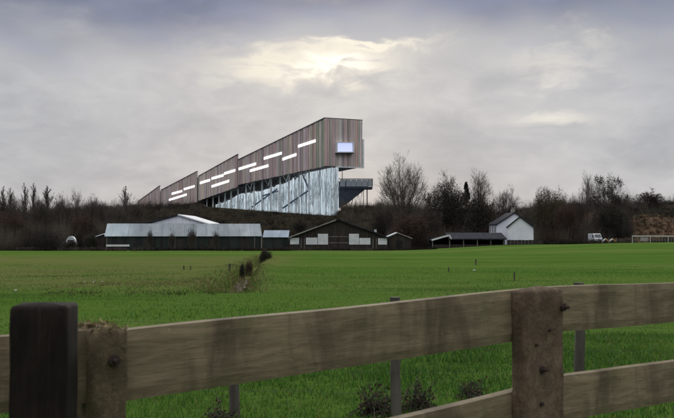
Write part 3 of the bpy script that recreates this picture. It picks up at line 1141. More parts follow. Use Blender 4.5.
for k in range(230):                               # slim pale fins and leaning tree-like props
    px = 215 + 122.6 * (k + rd.random() * .9) / 230
    t_, b_ = float(np.interp(px, cx_, ct)), float(np.interp(px, cx_, cb))
    ln = rd.gauss(0, .7)
    t_ += rd.uniform(-1.5, (b_ - t_) * (.45 if rd.random() < .4 else .05))
    r_ = rd.uniform(.07, .27)
    br = rd.uniform(.7, 1.2)
    a_ = side(px, b_ + 1, CO - rd.uniform(.4, 1.6))
    c_ = side(min(px + ln, 337.5), t_, CO - rd.uniform(.4, 1.6))
    mid = a_.lerp(c_, rd.uniform(.4, .7)) + run * rd.gauss(0, .5)
    m.tube(a_, mid, r_, r_ * .85, 6, (br, br, br * 1.02))
    m.tube(mid, c_, r_ * .85, r_ * .6, 6, (br, br, br * 1.02))
    for j in range(3):
        f_ = a_.lerp(mid, rd.uniform(.3, 1))
        e = f_.lerp(c_, rd.uniform(.25, .9)) + run * rd.gauss(0, 2.6)
        m.tube(f_, e, r_ * .6, r_ * .35, 5, (br, br, br))
tag(wb(m, 'curtain_fins', 'pale_fin', hall), kind='stuff')
for (xa, ya, xb, yb) in ((252, 207, 277, 189), (283, 208, 309, 190), (293, 175, 300, 166), (300, 168, 309, 190), (262, 196, 278, 191)):
    m = MB()
    a_, b_ = side(xa, ya, CO - 2.2), side(xb, yb, CO - 2.2)
    m.tube(a_, b_, .55, .5, 8)
    wb(m, 'brace', 'blue_steel', hall)
m = MB()
for px in (300, 318, 327, 336.5):
    b_ = side(px, float(np.interp(px, cx_, cb)), CO - 2.6)
    m.ob(b_ - Vector((1.1, 1.1, 1.6)), (2.2, 0, 0), (0, 2.2, 0), (0, 0, 2.0))
tag(wb(m, 'plinths', 'white_metal', hall), kind='stuff')

# ------------------------------------------------------------------ viewing deck beside the hall
D = 524
deck = empty('viewing_deck', (X(350, D), D, gz(X(350, D), D)))
tag(deck, 'dark raised viewing deck on thin struts right of the ramp building', 'deck')
m = MB()
m.box(X(338, D), X(372.6, D), D, D + 14, Z(188.6, D), Z(186.6, D))
wb(m, 'slab', 'deck_blue', deck)
m = MB()
m.box(X(338, D), X(367.5, D), D + 1.5, D + 13, Z(186.5, D), Z(181.2, D))
wb(m, 'cabin', 'deck_blue', deck)
m = MB()
m.prism([(X(338, D), D + 1, Z(188.7, D)), (X(365.5, D), D + 1, Z(188.7, D)), (X(347, D), D + 1, Z(203.5, D)), (X(338, D), D + 1, Z(208, D))], (0, 11, 0))
wb(m, 'wedge', 'deck_blue', deck)
for k, px in enumerate((340, 345.5, 351, 356.5, 362, 367.5)):
    m = MB()
    m.box(X(px, D), X(px + 5.2, D), D + .2, D + .26, Z(186.4, D), Z(179.4, D))
    wb(m, 'glass_panel', 'rail_glass', deck)
m = MB()
m.box(X(338, D), X(372.8, D), D + .05, D + .4, Z(179.2, D), Z(178.5, D))
m.box(X(372.2, D), X(372.9, D), D + .4, D + 14, Z(179.2, D), Z(178.5, D))
wb(m, 'handrail', 'steel_dark', deck)
for px in (345.4, 367.5, 372.2):
    m = MB()
    m.box(X(px, D), X(px + .7, D), D + .03, D + .45, Z(186.5, D), Z(179.3, D))
    wb(m, 'rail_post', 'steel_dark', deck)
for xa, ya, xb, yb, r_ in ((367.3, 188.7, 367.3, 208, .32), (363.6, 188.7, 363.6, 208, .2), (362.5, 190, 359.5, 208, .16), (358.5, 194, 360.8, 208, .16),
                           (358, 195, 355, 208, .16), (355, 198, 356, 208, .16), (353, 199, 350.5, 208, .2), (349, 203, 349, 209, .2)):
    m = MB()
    m.tube((X(xa, D), D + 3, Z(ya, D)), (X(xb, D), D + 3, Z(yb, D)), r_, r_, 6)
    wb(m, 'strut', 'white_metal' if r_ < .18 else 'steel_dark', deck)
m = MB()
m.tube((X(342.3, D), D + 2, Z(181, D)), (X(342.3, D), D + 2, Z(168.5, D)), .25, .18, 8)
m.box(X(341.6, D), X(343, D), D + 1.7, D + 2.3, Z(169.8, D), Z(168.2, D))
wb(m, 'mast', 'steel_dark', deck)
for px in (344.6, 349.7):  # plain white boxes for the small figures and chairs on the deck
    m = MB()
    m.box(X(px, D), X(px + 1.6, D), D + 1.15, D + 1.48, Z(185.2, D), Z(182.6, D))
    wb(m, 'deck_white_box', 'white_metal', deck)

# ------------------------------------------------------------------ farm buildings
M['barn_wall'] = material('barn_wall', (.012, .017, .016), (.028, .036, .033), .8, .85, stretch=(1, 1, .1))
M['barn_roof'] = material('barn_roof', (.8, .82, .8), (1.15, 1.15, 1.12), .6, .6, attr=True, stretch=(1, .25, .25), dark=((.35, .33, .28), 1.2, .62))
M['pale_board'] = material('pale_board', (.44, .45, .47), (.58, .59, .60), .5, .7)
M['white_paint'] = material('white_paint', (.55, .55, .57), (.70, .70, .70), .7, .7)
M['house_wall'] = material('house_wall', (.68, .69, .74), (.78, .79, .82), .4, .8)
M['slate'] = material('slate', (.022, .023, .028), (.045, .045, .05), 1.2, .9, spec=.08)
M['dark_board'] = material('dark_board', (.022, .017, .014), (.045, .035, .028), 1.5, .85, stretch=(2, 1, .1))
M['bargeboard'] = material('bargeboard', (.20, .185, .165), (.30, .28, .25), 1, .7)
M['dark_void'] = material('dark_void', (.012, .011, .010), rough=.9)
M['timber'] = material('timber', (.10, .09, .078), (.17, .155, .13), 2, .85, stretch=(1, 1, .2))

Yb = 205.0


def gy_(px, d):
    return gz(X(px, d), d)


# long barn
barn = empty('long_barn', (X(185, Yb), Yb, gy_(185, Yb)))
tag(barn, 'long low dark-walled barn with pale grey corrugated roof', 'barn')
x0, x1 = X(108, Yb), X(261, Yb)
ze, zr = Z(236.3, Yb), Z(224.2, Yb + 6)
m = MB()
m.prism([(x0, Yb, -3.3), (x0, Yb, ze), (x0, Yb + 6, zr - .1), (x0, Yb + 12, ze), (x0, Yb + 12, -3.3)], (x1 - x0, 0, 0))
wb(m, 'wall', 'barn_wall', barn)
N = 14
TINT = [(t[0] * .78, t[1] * .82, t[2] * .90) for t in [(.36, .40, .40), (.35, .385, .385), (.27, .295, .29), (.23, .25, .245), (.25, .265, .26), (.235, .25, .25), (.26, .27, .26),
        (.22, .24, .235), (.25, .265, .265), (.28, .295, .285), (.24, .255, .25), (.30, .315, .305), (.34, .355, .34), (.31, .33, .325)]]
for side_ in (0, 1):
    for k in range(N):
        a_, b_ = x0 - .25 + (x1 - x0 + .5) * k / N, x0 - .25 + (x1 - x0 + .5) * (k + 1) / N - .03
        m = MB()
        nr = 12
        V, Fq = [], []
        for j in range(nr * 2 + 1):
            xx = a_ + (b_ - a_) * j / (nr * 2)
            dz = .05 if j % 2 else 0
            e, r_ = (Yb - .35, Yb + 6.02) if side_ == 0 else (Yb + 12.35, Yb + 5.98)
            V += [(xx, e, ze - .02 + dz), (xx, r_, zr + .12 + dz)]
            if j:
                Fq.append((2 * j - 2, 2 * j, 2 * j + 1, 2 * j - 1))
        m.add(V, Fq, TINT[k])
        wb(m, 'roof_sheet', 'barn_roof', barn)
m = MB()
m.box(X(108.5, Yb), X(131, Yb), Yb - .18, Yb - .05, Z(246.3, Yb), Z(244.4, Yb))
wb(m, 'pale_rail', 'white_paint', barn)
for k in range(12):
    px = 108.6 + 152 * k / 11.5
    m = MB()
    m.box(X(px, Yb), X(px, Yb) + .22, Yb - .12, Yb - .004, -3.3, ze - .1)
    wb(m, 'post', 'timber' if k in (0, 5, 11) else 'dark_board', barn)
for px in (145, 176, 208, 240):
    m = MB()
    m.box(X(px, Yb), X(px + 9, Yb), Yb - .08, Yb - .01, -3.2, Z(239, Yb))
    d_ = wb(m, 'door', 'dark_board', barn)
m = MB()
m.tube((x1 + .1, Yb - .1, -3.2), (x1 + .1, Yb - .1, ze), .06, .06, 6)
wb(m, 'downpipe', 'white_paint', barn)

barn.rotation_euler = (0, 0, R(9))

# pale gable hall behind it
Yg = 222.0
g2 = empty('gabled_barn', (X(177, Yg), Yg, gy_(177, Yg)))
tag(g2, 'pale gabled barn rising behind the long barn roof', 'barn')
pa, pb, pc = (X(141, Yg), Z(225.5, Yg)), (X(178, Yg), Z(215.6, Yg)), (X(211, Yg), Z(225.5, Yg))
m = MB()
m.prism([(pa[0], Yg, -3), (pc[0], Yg, -3), (pc[0], Yg, pc[1]), (pb[0], Yg, pb[1]), (pa[0], Yg, pa[1])], (0, 26, 0))
wb(m, 'wall', 'barn_wall', g2)
for k in range(10):                                # pale boarding of the gable, board by board
    a_, b_ = pa[0] + (pc[0] - pa[0]) * k / 10, pa[0] + (pc[0] - pa[0]) * (k + .98) / 10

    def topz(x):
        return float(np.interp(x, (pa[0], pb[0], pc[0]), (pa[1], pb[1], pc[1]))) - .12
    poly = [(a_, Yg - .06, -3), (b_, Yg - .06, -3), (b_, Yg - .06, topz(b_))]
    if a_ < pb[0] < b_:
        poly.append((pb[0], Yg - .06, topz(pb[0])))
    poly.append((a_, Yg - .06, topz(a_)))
    m = MB()
    m.prism(poly, (0, .055, 0))
    wb(m, 'gable_panel', 'house_wall' if k not in (0, 9) else 'white_paint', g2)
for (u, v, nm) in ((pa, pb, 0), (pb, pc, 1)):
    m = MB()
    e = .5 if nm == 0 else .0
    dx, dz = (u[0] - v[0]), (u[1] - v[1])
    a_ = (u[0] + dx * .03 * (1 - nm), u[1] + dz * .03 * (1 - nm))
    b_ = (v[0] - dx * .03 * nm, v[1] - dz * .03 * nm)
    m.prism([(a_[0], Yg - .5, a_[1] + .02), (b_[0], Yg - .5, b_[1] + .02), (b_[0], Yg - .5, b_[1] + .34), (a_[0], Yg - .5, a_[1] + .34)], (0, 27, 0))
    wb(m, 'roof', 'pale_board' if nm else 'slate', g2)

# small blue-roofed annex
an = empty('annex', (X(275, Yb), Yb, gy_(275, Yb)))
tag(an, 'small dark shed with bluish metal roof at the right end of the barn', 'shed')
m = MB()
xa, xb = X(262, Yb), X(288, Yb)
m.prism([(xa + .2, Yb + 1, -3.3), (xa + .2, Yb + 1, Z(237.4, Yb)), (xa + .2, Yb + 5, Z(231.2, Yb)), (xa + .2, Yb + 9, Z(237.4, Yb)), (xa + .2, Yb + 9, -3.3)], (xb - xa - .3, 0, 0))
wb(m, 'wall', 'barn_wall', an)
for k in range(3):
    a_, b_ = xa + .1 + (xb - xa) * k / 3, xa + .1 + (xb - xa) * (k + .99) / 3
    for ya, yb in ((Yb + .7, Yb + 5.02), (Yb + 9.3, Yb + 4.98)):
        m = MB()
        m.prism([(a_, ya, Z(237.5, Yb)), (a_, yb, Z(231, Yb) + .1), (a_, yb, Z(231, Yb) + .18), (a_, ya, Z(237.5, Yb) + .08)], (b_ - a_, 0, 0), (.23, .27, .33))
        wb(m, 'roof_sheet', 'barn_roof', an)

# stable with white panels
Ys = 200.0
st = empty('stable', (X(339, Ys), Ys, gy_(339, Ys)))
tag(st, 'wide dark low-gabled stable with white wall panels', 'stable')
prof = [(289.5, 237.5), (338.5, 219.5), (358, 227), (372.6, 231.7), (388, 238)]
m = MB()
poly = [(X(290, Ys), Ys, -3.4)] + [(X(px, Ys), Ys, Z(py + .5, Ys)) for px, py in prof] + [(X(387.6, Ys), Ys, -3.4)]
m.prism(poly, (0, 16, 0))
wb(m, 'wall', 'dark_board', st)
for k in range(4):
    (ax, ay), (bx_, by_) = prof[k], prof[k + 1]
    m = MB()
    m.prism([(X(ax, Ys), Ys - .6, Z(ay + .4, Ys)), (X(bx_, Ys), Ys - .6, Z(by_ + .4, Ys)), (X(bx_, Ys), Ys - .6, Z(by_ - .8, Ys)), (X(ax, Ys), Ys - .6, Z(ay - .8, Ys))], (0, 17, 0))
    wb(m, 'roof', 'slate', st)
m = MB()
m.prism([(X(289, Ys), Ys - .68, Z(238, Ys)), (X(336, Ys), Ys - .68, Z(220.5, Ys)), (X(336, Ys), Ys - .68, Z(219.4, Ys)), (X(289, Ys), Ys - .68, Z(236.8, Ys))], (0, .07, 0))
wb(m, 'bargeboard', 'bargeboard', st)
for a_, b_, t_, q in ((290.2, 299, 237.8, 244.3), (306, 317.5, 237.6, 244.5), (317.9, 328, 233.8, 244.5), (349, 358.9, 233.8, 244.5), (359.3, 370.4, 238, 244.5), (378, 387, 238.2, 244.5)):
    m = MB()
    m.box(X(a_, Ys), X(b_, Ys), Ys - .07, Ys - .004, Z(q, Ys), Z(t_, Ys))
    wb(m, 'white_panel', 'white_paint', st)
for a_, b_ in ((328.5, 338.4), (338.7, 348.6)):
    m = MB()
    m.box(X(a_, Ys), X(b_, Ys), Ys - .06, Ys - .004, -3.2, Z(235.5, Ys))
    d_ = wb(m, 'door', 'dark_board', st)
    m = MB()
    for q in (236.6, 242.8):
        m.box(X(a_ + .2, Ys), X(b_ - .2, Ys), Ys - .12, Ys - .062, Z(q + .5, Ys), Z(q - .4, Ys))
    wb(m, 'brace', 'timber', st, d_)
for px in (300.8, 304, 372.5, 375.8):
    m = MB()
    m.box(X(px, Ys), X(px + .9, Ys), Ys - .14, Ys - .006, -3.3, Z(238.5, Ys))
    wb(m, 'post', 'timber', st)
m = MB()
m.box(X(376, Ys) - .2, X(376, Ys) + .3, Ys + 4, Ys + 4.6, Z(233, Ys), Z(229.5, Ys))
wb(m, 'chimney', 'pale_board', st)

# small shed beside it
sh = empty('small_shed', (X(399, 203), 203, gy_(399, 203)))
tag(sh, 'small dark shed with pale roof edge right of the white-panelled stable', 'shed')
d_ = 203.0
m = MB()
m.prism([(X(388.6, d_), d_, -3.2), (X(411, d_), d_, -3.2), (X(411, d_), d_, Z(239, d_)), (X(397, d_), d_, Z(233.8, d_)), (X(388.6, d_), d_, Z(237, d_))], (0, 6, 0))
wb(m, 'wall', 'dark_board', sh)
for a_, ay, b_, by_ in ((387.6, 237.2, 397.1, 233.2), (397.1, 233.2, 412.2, 238.9)):
    m = MB()
    m.prism([(X(a_, d_), d_ - .3, Z(ay, d_)), (X(b_, d_), d_ - .3, Z(by_, d_)), (X(b_, d_), d_ - .3, Z(by_ - .9, d_)), (X(a_, d_), d_ - .3, Z(ay - .9, d_))], (0, 6.6, 0))
    wb(m, 'roof', 'pale_board' if a_ < 390 else 'bargeboard', sh)
m = MB()
m.box(X(396, d_), X(402, d_), d_ - .05, d_ - .004, -3.1, Z(240.5, d_))
wb(m, 'door', 'dark_void', sh)

# open-fronted stable
Yo = 205.0
op = empty('open_stable', (X(470, Yo), Yo, gy_(470, Yo)))
tag(op, 'long open-fronted dark stable with pale posts left of the white house', 'stable')
zo0, zo1 = Z(239.4, Yo), Z(234.8, Yo + 5)
m = MB()
m.box(X(431, Yo), X(504.5, Yo), Yo + 5.5, Yo + 5.8, -3.2, zo0 + .4)
m.box(X(504, Yo), X(504.8, Yo), Yo, Yo + 5.5, -3.2, zo0)
wb(m, 'back_wall', 'dark_void', op)
for px in (449, 463.4, 477.2, 490.6):
    m = MB()
    m.box(X(px, Yo), X(px, Yo) + .12, Yo + .3, Yo + 5.4, -3.2, zo0 - .1)
    wb(m, 'stall_divider', 'dark_void', op)
m = MB()
m.prism([(X(448.5, Yo), Yo - .5, zo0 - .05), (X(448.5, Yo), Yo + 6.5, zo1 + .25), (X(448.5, Yo), Yo + 6.5, zo1 + .5), (X(448.5, Yo), Yo - .5, zo0 + .2)], (X(506.5, Yo) - X(448.5, Yo), 0, 0))
wb(m, 'roof', 'slate', op)
m = MB()
m.prism([(X(431.5, Yo), Yo - .5, Z(240.6, Yo)), (X(448.3, Yo), Yo - .5, Z(236, Yo)), (X(448.3, Yo), Yo - .5, Z(234.9, Yo)), (X(431.5, Yo), Yo - .5, Z(239.5, Yo))], (0, 6, 0))
lr = wb(m, 'roof', 'slate', op)
m = MB()
m.prism([(X(431.3, Yo), Yo - .58, Z(240.9, Yo)), (X(448.2, Yo), Yo - .58, Z(236.2, Yo)), (X(448.2, Yo), Yo - .58, Z(234.7, Yo)), (X(431.3, Yo), Yo - .58, Z(239.4, Yo))], (0, .07, 0))
wb(m, 'bargeboard', 'white_paint', op, lr)
m = MB()
m.prism([(X(448.3, Yo), Yo - .6, Z(234.9, Yo)), (X(449.6, Yo), Yo - .6, Z(234.9, Yo)), (X(451.6, Yo), Yo - .6, Z(239, Yo)), (X(450.3, Yo), Yo - .6, Z(239, Yo))], (0, .08, 0))
wb(m, 'fascia', 'white_paint', op)
for px in (432.5, 449.5, 463.4, 477.2, 490.6, 503.6):
    m = MB()
    m.box(X(px, Yo) - .1, X(px, Yo) + .1, Yo - .2, Yo, gy_(px, Yo) - .2, zo0 - .06 if px > 440 else Z(241, Yo))
    wb(m, 'post', 'timber', op)
for k in range(5):
    a_, b_ = (449.9, 463.8, 477.6, 491, 433)[k], (462.9, 476.7, 490.1, 503.1, 449)[k]
    m = MB()
    m.box(X(a_, Yo), X(b_, Yo), Yo - .08, Yo - .03, gy_(a_, Yo) - .2, Z(244.5, Yo))
    wb(m, 'gate', 'dark_board', op)

# white house: two gabled blocks, slightly turned
ho = empty('white_house', (X(520, 208), 208, gy_(520, 208)))
tag(ho, 'white rendered house with two gables and dark slate roofs', 'house')


def gabled(root, px0, px1, d, ye, ya, pxa, depth, ang, zb, over=.35):
    """gabled block: front gable from px0 to px1, eaves at photo y ye, apex at (pxa, ya); returns its frame"""
    ca, sa = math.cos(ang), math.sin(ang)
    a_ = Vector((X(px0, d), d, 0))
    wdt = (X(px1, d) - X(px0, d)) / (ca - sa * (px1 - CX) / F)
    ux, uy = Vector((ca, sa, 0)), Vector((-sa, ca, 0))
    ze_, za = Z(ye, d), Z(ya, d)
    fa = (pxa - px0) / (px1 - px0)
    up = Vector((0, 0, 1))
    P = [a_ + up * zb, a_ + ux * wdt + up * zb, a_ + ux * wdt + up * ze_, a_ + ux * wdt * fa + up * za, a_ + up * ze_]
    m = MB()
    m.prism(P, uy * depth)
    wl = wb(m, 'wall', 'house_wall', root)
    for s_ in (0, 1):
        e, r_ = (P[4], P[3]) if s_ == 0 else (P[2], P[3])
        dv = (e - r_).normalized()
        e2 = e + dv * over
        th = up * .32
        m = MB()
        m.prism([e2 + up * .03, r_ + up * .03, r_ + up * .03 + th, e2 + up * .03 + th] if s_ == 0 else
                [r_ + up * .03, e2 + up * .03, e2 + up * .03 + th, r_ + up * .03 + th], uy * (depth + .7))
        o = wb(m, 'roof', 'slate', root)
        o.location = o.location - uy * .35
    return a_, ux, uy, wdt, ze_, za, fa, wl


a_, ux, uy, wdt, ze_, za, fa, wl = gabled(ho, 507.4, 533.4, 208, 227.6, 217.6, 520, 9, R(-11), -1.8)
b0 = gabled(ho, 497.2, 531, 219, 224.5, 213.4, 514.8, 11, R(0), -1.8)
# windows along the left side of the rear block
a_, ux, uy, wdt, ze_, za, fa, wl2 = b0
for k in range(3):
    m = MB()
    o = a_ + uy * (1.2 + k * 3.4) - ux * .12 + Vector((0, 0, ze_ - 2.1))
    for q, s1, s2 in ((o, uy * 2.6, Vector((0, 0, .14))), (o + Vector((0, 0, 1.66)), uy * 2.6, Vector((0, 0, .14))),
                      (o + Vector((0, 0, .14)), uy * .16, Vector((0, 0, 1.52))), (o + uy * 2.44 + Vector((0, 0, .14)), uy * .16, Vector((0, 0, 1.52)))):
        m.ob(q, s1, s2, ux * .117)
    f_ = wb(m, 'window', 'white_paint', ho)
    m = MB()
    m.ob(o + uy * .16 + Vector((0, 0, .14)) + ux * .06, uy * 2.28, Vector((0, 0, 1.52)), ux * .03)
    wb(m, 'pane', 'rail_glass', ho, f_)
m = MB()
ch = a_ + ux * wdt * fa + uy * 2.4 + Vector((0, 0, za))
m.ob(ch - ux * .45 - uy * .3 - Vector((0, 0, .6)), ux * .9, uy * .7, (0, 0, 1.7))
chm = wb(m, 'chimney', 'bargeboard', ho)
m = MB()
m.tube(ch + Vector((0, 0, 1.1)), ch + Vector((0, 0, 1.55)), .17, .14, 8)
wb(m, 'chimney_pot', 'timber', ho, chm)

# dark board fence before the house
bf = empty('board_fence', (X(526, 197), 197, gy_(526, 197)))
tag(bf, 'low dark board fence in front of the white house', 'fence')
for k in range(10):
    a_, b_ = 507 + 36 * k / 10, 507 + 36 * (k + .97) / 10
    m = MB()
    m.box(X(a_, 197), X(b_, 197), 197, 197.05, gy_(a_, 197) - .1, Z(239.9 + .1 * (k % 3), 197))
    wb(m, 'board_panel', 'dark_board', bf)

# ------------------------------------------------------------------ vehicles and small yard things
M['van_white'] = material('van_white', (.42, .44, .46), (.50, .51, .52), .6, .5, spec=.3)
M['glass_dark'] = material('glass_dark', (.02, .022, .025), rough=.08, spec=.6)
M['rubber'] = material('rubber', (.012, .012, .012), rough=.8)
M['rim'] = material('rim', (.3, .3, .3), rough=.4, metal=.6)


def van(px, d, rz, label):
    r_ = empty('van', (X(px, d), d, gy_(px, d)), rz)
    tag(r_, label, 'van')
    prof = [(-2.3, .35), (2.25, .35), (2.35, .75), (2.2, 1.05), (1.5, 1.2), (.85, 1.95), (.5, 2.08), (-2.2, 2.08), (-2.32, 1.9)]
    m = MB()
    m.prism([(x, -.93, z) for x, z in prof], (0, 1.86, 0))
    m.build('body', M['van_white'], r_, bevel=.06)
    m = MB()
    m.prism([(1.50, -.78, 1.24), (1.50, .78, 1.24), (.93, .7, 1.91), (.93, -.7, 1.91)], (.04, 0, .03))
    m.build('windscreen', M['glass_dark'], r_)
    for s in (-1, 1):
        m = MB()
        m.prism([(1.2, s * .94, 1.25), (.2, s * .94, 1.25), (.2, s * .94, 1.85), (.75, s * .94, 1.85)], (0, s * .015, 0))
        m.build('side_window', M['glass_dark'], r_)
        m = MB()
        m.box(2.24, 2.37, s * .72 - .14, s * .72 + .14, .78, .98)
        m.build('headlight', M['rail_glass'], r_)
        for xx in (-1.45, 1.5):
            m = MB()
            m.tube((xx, s * .70, .33), (xx, s * .96, .33), .33, .33, 18)
            w_ = m.build('wheel', M['rubber'], r_)
            m = MB()
            m.tube((xx, s * .961, .33), (xx, s * .985, .33), .19, .17, 12)
            m.build('rim', M['rim'], w_)
    return r_


van(595.5, 212, R(-80), 'white van with dark windscreen parked under the trees at right').scale = (.9, 1.0, 1.12)

# caravan in the trees at the left
d_ = 210.0
cv = empty('caravan', (X(71.5, d_), d_, gy_(71.5, d_)), R(12))
tag(cv, 'small round-topped white caravan half hidden among the trees at left', 'caravan')
arc = [(-1.15, .5), (1.15, .5)] + [(1.15 * math.cos(t), 1.25 + 1.15 * math.sin(t)) for t in np.linspace(0, math.pi, 12)]
m = MB()
m.prism([(x, -1.5, z) for x, z in arc], (0, 3, 0))
m.build('body', M['van_white'], cv, bevel=.05)
m = MB()
m.box(-.75, .75, -1.54, -1.505, 1.1, 1.75)
m.build('window', M['glass_dark'], cv)
for s in (-1, 1):
    m = MB()
    m.tube((s * 1.0, .1, .3), (s * 1.22, .1, .3), .3, .3, 14)
    m.build('wheel', M['rubber'], cv)
cv.scale = (.95, 1.1, 1.36)

# small pale-roofed hut next to the barn
d_ = 212.0
hu = empty('garden_hut', (X(101, d_), d_, gy_(101, d_)))
tag(hu, 'small grey hut with pale roof touching the left end of the barn', 'hut')
m = MB()
m.prism([(X(97, d_), d_, -3), (X(106.8, d_), d_, -3), (X(106.8, d_), d_, Z(236, d_)), (X(104, d_), d_, Z(234.6, d_)), (X(97, d_), d_, Z(237, d_))], (0, 4, 0))
wb(m, 'wall', 'dark_board', hu)
m = MB()
m.prism([(X(95.5, d_), d_ - .3, Z(237.1, d_)), (X(104, d_), d_ - .3, Z(234.4, d_)), (X(104, d_), d_ - .3, Z(233.5, d_)), (X(95.5, d_), d_ - .3, Z(236.2, d_))], (0, 4.6, 0))
m.prism([(X(104.02, d_), d_ - .3, Z(234.4, d_)), (X(107.4, d_), d_ - .3, Z(236.3, d_)), (X(107.4, d_), d_ - .3, Z(235.4, d_)), (X(104.02, d_), d_ - .3, Z(233.5, d_))], (0, 4.6, 0))
wb(m, 'roof', 'white_paint', hu)
m = MB()
m.box(X(101, d_), X(104, d_), d_ - .05, d_ - .004, -2.9, Z(239, d_))
wb(m, 'door', 'dark_board', hu)

# white paddock railing at the right
M['railing'] = material('railing', (.40, .40, .37), (.52, .52, .48), 2, .7)
d_ = 196.0
ra = empty('paddock_railing', (X(655, d_), d_, gy_(655, d_)))
tag(ra, 'white paddock railing below the bracken slope at the right edge', 'railing')
m = MB()
m.box(X(632, d_), X(702, d_), d_, d_ + .16, Z(236.6, d_), Z(235.5, d_))
wb(m, 'top_rail', 'railing', ra)
m = MB()
m.box(X(632, d_), X(702, d_), d_ + .03, d_ + .12, Z(240.4, d_), Z(239.8, d_))
wb(m, 'lower_rail', 'timber', ra)
for k in range(24):
    px = 632.3 + (701 - 632.3) * k / 23
    m = MB()
    m.box(X(px, d_) - .06, X(px, d_) + .06, d_ + .02, d_ + .14, gy_(px, d_) - .2, Z(236.62, d_))
    wb(m, 'post', 'railing' if k % 6 == 0 else 'timber', ra)
m = MB()
m.box(X(640, d_), X(648, d_), d_ - .04, d_ - .01, Z(241, d_), Z(237.4, d_))
wb(m, 'notice_board', 'bargeboard', ra)
pts = [(X(px, 199.5), 199.5 + random.gauss(0, .5)) for px in np.linspace(650, 705, 90)]
thicket('railing_hedge', 'dark hedge growing behind the white railing', pts, 1.5, 26, 44, TW, LF, 12, .13, .02)
pts = [(X(px, 204), 204 + random.gauss(0, .8)) for px in np.linspace(538, 634, 170)]
thicket('verge_scrub', 'low dark growth along the field edge under the right-hand trees', pts, 1.5, 26, 34, TW, LF, 13, .15, .02)
pts = [(X(px, 196), 196 + random.gauss(0, .4)) for px in np.linspace(286, 436, 190)]
thicket('weedy_verge', 'low dark weeds along the field edge before the stables', pts, .9, 26, 34, TW, LF, 14, .12, .02)

# horse jump with crossed orange and white poles
M['jump_orange'] = material('jump_orange', (.36, .17, .05), (.45, .24, .08), 2, .6)
d_ = 192.0
hj = empty('horse_jump', (X(608.5, d_), d_, gy_(608.5, d_)))
tag(hj, 'horse jump of crossed orange and white poles by the field edge', 'jump')
for k in range(4):
    a_, b_ = 602 + k * 3.4, 602 + (k + 1) * 3.4
    m = MB()
    m.tube((X(a_, d_), d_, Z(238.8 if k % 2 else 241.6, d_)), (X(b_, d_), d_, Z(241.6 if k % 2 else 238.8, d_)), .13, .13, 8)
    wb(m, 'pole', 'jump_orange' if k % 2 else 'white_paint', hj)
for px in (601.8, 608.8, 615.6):
    m = MB()
    m.box(X(px, d_) - .07, X(px, d_) + .07, d_ - .3, d_ - .16, gy_(px, d_) - .1, Z(238.2, d_))
    wb(m, 'upright', 'timber', hj)

# stakes and white stones out in the field
M['stake_wood'] = material('stake_wood', (.045, .038, .03), (.08, .07, .052), 6, .9, stretch=(1, 1, .2))


def ground_hit(px, py):
    v = pix_dir(px, py)
    lo_, d = 4.0, 4.0
    while d < 230:
        x = v.x / v.y * d
        z = EYE + v.z / v.y * d
        if z < gz(x, d):
            return x, d
        d += .1
    return v.x / v.y * 150, 150


for px, top, base, wd_, lab in ((229.5, 263.5, 271, 2.4, 'thick dark stake standing left of the ditch bushes'),
                                (184, 265.5, 270, 1.4, 'short dark stake, left one of a pair far left of the ditch'),
                                (190.5, 265.8, 270, 1.2, 'short thin stake, right one of a pair left of the ditch'),
                                (448.5, 267, 272, 1.3, 'small lone stake in the middle of the right-hand field'),
                                (475.8, 259, 265, 1.5, 'tiny stake just above the white stone in the right-hand field'),
                                (514.3, 272, 281, 1.6, 'thin dark stake above the rail left of the concrete post')):
    x, d = ground_hit(px, base)
    h = (base - top) / F * d
    r_ = wd_ / F * d * .5
    m = MB()
    tx, ty = random.uniform(-.08, .08) * h, random.uniform(-.08, .08) * h
    m.tube((0, 0, -.1), (tx * .6, ty * .6, h * .6), r_, r_ * .95, 7)
    m.tube((tx * .6, ty * .6, h * .6), (tx, ty, h), r_ * .95, r_ * .8, 7)
    o = m.build('stake', M['stake_wood'])
    o.location = (x, d, gz(x, d))
    tag(o, lab, 'stake', 'stakes in the field')
M['stone_white'] = material('stone_white', (.30, .30, .28), (.48, .48, .45), 8, .9)
for px, py, sz, lab in ((474.2, 271.5, 3.6, 'white stone lying in the right-hand field'),
                        (15.7, 292, 3.4, 'white stone near the left edge above the dark post'),
                        (84.5, 283.3, 2.6, 'leftmost of three small pale stones in the left field'),
                        (93.8, 283.5, 3.0, 'middle one of three small pale stones in the left field'),
                        (102.3, 282.8, 2.4, 'rightmost of three small pale stones in the left field')):
    x, d = ground_hit(px, py)
    s = sz / F * d * .5
    V, Fq = [], []
    rr = random.Random(int(px))
    for j in range(5):
        for i in range(8):
            t, f = 6.283 * i / 8, math.pi * (j / 4)
            k = s * rr.uniform(.75, 1.1)
            V.append((k * math.sin(f) * math.cos(t), k * .8 * math.sin(f) * math.sin(t), k * .5 * math.cos(f)))
    for j in range(4):
        for i in range(8):
            Fq.append((j * 8 + i, j * 8 + (i + 1) % 8, j * 8 + 8 + (i + 1) % 8, j * 8 + 8 + i))
    m = MB()
    m.add(V, Fq)
    o = m.build('stone', M['stone_white'], smooth=True)
    o.location = (x, d, gz(x, d) + s * .3 + .03)
    tag(o, lab, 'stone', 'pale stones in the field')

